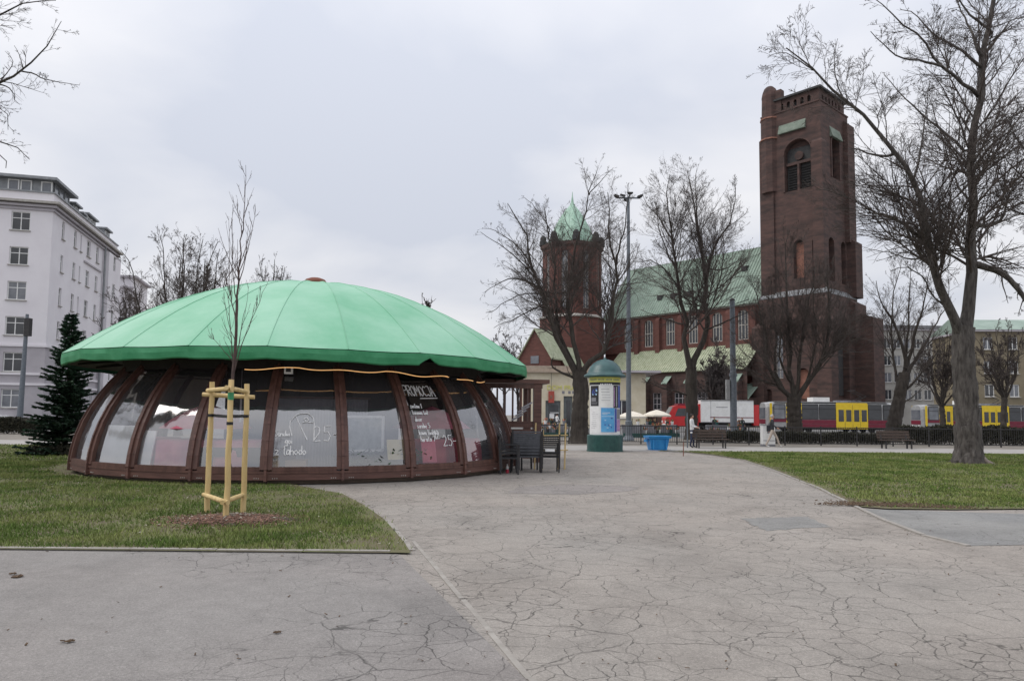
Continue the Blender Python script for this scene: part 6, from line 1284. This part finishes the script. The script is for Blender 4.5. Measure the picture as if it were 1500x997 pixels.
# benches
def bench(lab,px_,Y,rz=0,first=None):
    x=xat(px_,Y)
    if first: t=copy_tree(first); t['label']=lab; t.location=(x,Y,0); t.rotation_euler=(0,0,rz); return t
    t=thing('park_bench',lab,'bench',(x,Y,0),rz,'dark slatted benches along the footpath')
    for i in range(4): mb=MB(); mb.b2((-.85,-.28+.13*i,.43),(.85,-.17+.13*i,.47)); mb.build('seat_slat',M['benchw'],t)
    for i in range(3): mb=MB(); mb.box((0,.30+.03*i,.58+.14*i),(1.7,.03,.11),M=Matrix.Rotation(R(-12),3,'X')); mb.build('back_slat',M['benchw'],t)
    for s in(-.65,.65):
        for y in(-.22,.20): mb=MB(); mb.bar((s,y,0),(s,y,.425),.06); mb.build('leg',M['iron'],t)
        mb=MB(); mb.bar((s,.24,.40),(s,.40,.93),.05,.04); mb.bar((s,-.27,.41),(s,.27,.41),.05,.03); mb.build('bracket',M['iron'],t)
    return t
bf=bench('dark slatted bench right of the person in white',1041,35.6)
bench('dark slatted bench in front of the leaning tree',1312,37.0,0,bf)
# blue tub, cabinet
p=gp(963,659); t=thing('blue_tub','bright blue plastic tub standing by the lawn tip','tub',p,R(6))
def frus(mb,w0,d0,w1,d1,z0,z1): mb.add([(-w0,-d0,z0),(w0,-d0,z0),(w0,d0,z0),(-w0,d0,z0),(-w1,-d1,z1),(w1,-d1,z1),(w1,d1,z1),(-w1,d1,z1)],[(0,3,2,1),(0,1,5,4),(1,2,6,5),(2,3,7,6),(3,0,4,7)])
mb=MB(); frus(mb,.36,.28,.46,.36,0,.56); mb.build('tub_body',M['tub'],t); mb=MB(); frus(mb,.52,.42,.54,.44,.55,.66); mb.add([(-.54,-.44,.66),(.54,-.44,.66),(.54,.44,.66),(-.54,.44,.66),(-.46,-.37,.64),(.46,-.37,.64),(.46,.37,.64),(-.46,.37,.64)],[(0,1,5,4),(1,2,6,5),(2,3,7,6),(3,0,4,7),(4,5,6,7)]); mb.build('rim',M['tub'],t)
for s in(-1,1): mb=MB(); mb.b2((s*.3-.03,-.40,.05),(s*.3+.03,-.33,.5)); mb.build('rib',M['tub'],t)
mb=MB(); mb.b2((-.58,-.2,.38),(-.5,.2,.5)); mb.build('handle',M['tub'],t)
Y=38.6; t=thing('utility_cabinet','white utility cabinet standing by the fence behind the walking person','cabinet',(xat(1124,Y),Y,0))
mb=MB(); mb.b2((-.33,-.2,.12),(.33,.2,1.12)); mb.build('body',M['white'],t); mb=MB(); mb.b2((-.36,-.23,1.123),(.36,.23,1.17)); mb.build('cap',M['tramg'],t); mb=MB(); mb.b2((-.34,-.19,0),(.34,.19,.117)); mb.build('plinth',M['greyt'],t); mb=MB(); mb.b2((-.10,-.208,.70),(.02,-.202,.86)); mb.build('emblem',M['greyt'],t); mb=MB(); mb.b2((-.3,-.206,.30),(.3,-.202,.33)); mb.build('door_seam',M['greyt'],t)
# ------------------------------------------------------------------ people
def person(lab,loc,rz,h=1.70,pose='stand',top='jacket',legs='jeans',hair='haird',shoes='black',bag=None):
    s=h/1.72; V=[];E=[];Rd=[]
    def add(p,r,par=None):
        V.append(Vector(p)*s); Rd.append(r*s); 
        if par is not None: E.append((par,len(V)-1))
        return len(V)-1
    pel=add((0,0,.94),.135); w=add((0,.01,1.08),.125,pel); ch=add((0,.015,1.27),.15,w); sh=add((0,.02,1.42),.095,ch); nk=add((0,.01,1.50),.055,sh); hd=add((0,-.01,1.60),.088,nk); add((0,-.005,1.665),.078,hd); add((0,-.095,1.585),.018,hd)
    for sx in(-1,1): add((sx*.082,.005,1.60),.016,hd)
    walk=pose=='walk'
    for sx in(-1,1):
        f=(.34 if sx>0 else -.30) if walk else (.03*sx)
        hip=add((sx*.095,0,.88),.092,pel); kn=add((sx*.10,-f*.55-.03,.50),.062,hip); an=add((sx*.10,-f+(.05 if f<0 else 0),.10),.043,kn); add((sx*.11,-f-.13,.035),.036,an)
        fa=-f*.7
        sho=add((sx*.19,.02,1.40),.06,sh)
        if pose=='carry': el=add((sx*.25,-.02,1.13),.047,sho); wr=add((sx*.17,-.24,1.05),.033,el)
        elif walk and sx<0: el=add((sx*.26,-.04,1.14),.048,sho); wr=add((sx*.22,-.22,1.02),.034,el)
        else: el=add((sx*.24,.03-fa*.4,1.13),.047,sho); wr=add((sx*.25,-.04-fa*.8,.90),.033,el)
        d=(V[wr]-V[el]).normalized()/s; pm=add(V[wr]/s+d*.06,.030,wr); q=Vector((0,1,0)) if abs(d.z)>.5 else Vector((1,0,0))
        for i in range(4):
            b=V[pm]/s+q*(i-1.5)*.019+d*.025; k1=add(b,.010,pm); k2=add(b+d*(.035+.006*(1.5-abs(i-1.5)))+Vector((-sx*.008,0,0)),.009,k1); add(b+d*.055+Vector((-sx*.02,0,0)),.008,k2)
        tb=add(V[wr]/s+d*.03-q*.035,.011,wr); add(V[wr]/s+d*.065-q*.05,.009,tb)
    me=bpy.data.meshes.new('body'); me.from_pydata([tuple(v) for v in V],E,[]); o=bpy.data.objects.new('tmp',me); COL.objects.link(o)
    sk=o.modifiers.new('s','SKIN'); sk.use_smooth_shade=True; ss=o.modifiers.new('u','SUBSURF'); ss.levels=1; ss.render_levels=1
    for i,v in enumerate(me.skin_vertices[0].data): v.radius=(Rd[i],Rd[i]*(.78 if i in(0,1,2) else 1)); v.use_root=(i==0)
    bpy.context.view_layer.update(); m2=bpy.data.meshes.new_from_object(o.evaluated_get(bpy.context.evaluated_depsgraph_get())); bpy.data.objects.remove(o)
    m2.materials.clear()
    for k in('skin',top,legs,shoes): m2.materials.append(M[k])
    for p in m2.polygons:
        c=p.center/s; p.use_smooth=True; arm=abs(c.x)>.155 and c.z>.78
        hand=any((c-V[i]/s).length<.085 for i in range(len(V)) if abs(Rd[i]/s-.030)<1e-6)
        p.material_index=0 if (c.z>1.475 or hand) else 1 if (c.z>.93 or arm) else 3 if c.z<.085 else 2
    t=thing('person',lab,'person',loc,rz); put('body',m2,t)
    bm=bmesh.new(); bmesh.ops.create_uvsphere(bm,u_segments=14,v_segments=10,radius=.108*s)
    for v in list(bm.verts):
        if v.co.y<-.055*s and v.co.z<.045*s or v.co.z<-.07*s: bm.verts.remove(v)
    hm=bpy.data.meshes.new('hair'); bm.to_mesh(hm); bm.free(); hm.materials.append(M[hair]); put('hair',hm,t,(0,.005,1.63*s))
    for sx in(-1,1): mb=MB(); mb.lathe([(.004,-.01),(.011,0),(.004,.01)],8,(sx*.032*s,-.088*s,1.615*s)); mb.build('eye',M['haird'],t)
    if bag: mb=MB(); mb.box((bag[0]*s,bag[1]*s,bag[2]*s),(.14,.34,.30)); mb.tube([(bag[0]*s,bag[1]*s-.1,bag[2]*s+.14),(bag[0]*s,bag[1]*s,bag[2]*s+.34),(bag[0]*s,bag[1]*s+.1,bag[2]*s+.14)],.012,6); b=mb.build('shoulder_bag',M['sofa'],t)
    return t
person('person in a white top and navy trousers standing by the thin post',gp(1014,655.5),R(60),1.68,'carry','shirtw','jeans','haird')
person('person in dark jacket and beige trousers walking along the footpath',gp(1132,654.5),R(72),1.70,'walk','jacket','beige','hairg','white',(.24,.12,.98))
Y=62; person('person in black standing before the white truck body, left of the steel pole',(xat(1046.5,Y),Y,0),R(20),1.52,'stand','jacket','jeans')
Y=62; person('person in black standing before the truck tail, right of the steel pole',(xat(1087,Y),Y,0),R(-20),1.50,'stand','jacket','jeans')
Y=70; person('person in a pale top standing at the left door of the cream building',(xat(816,Y),Y,0),R(120),1.66,'carry','shirtw','jacket')
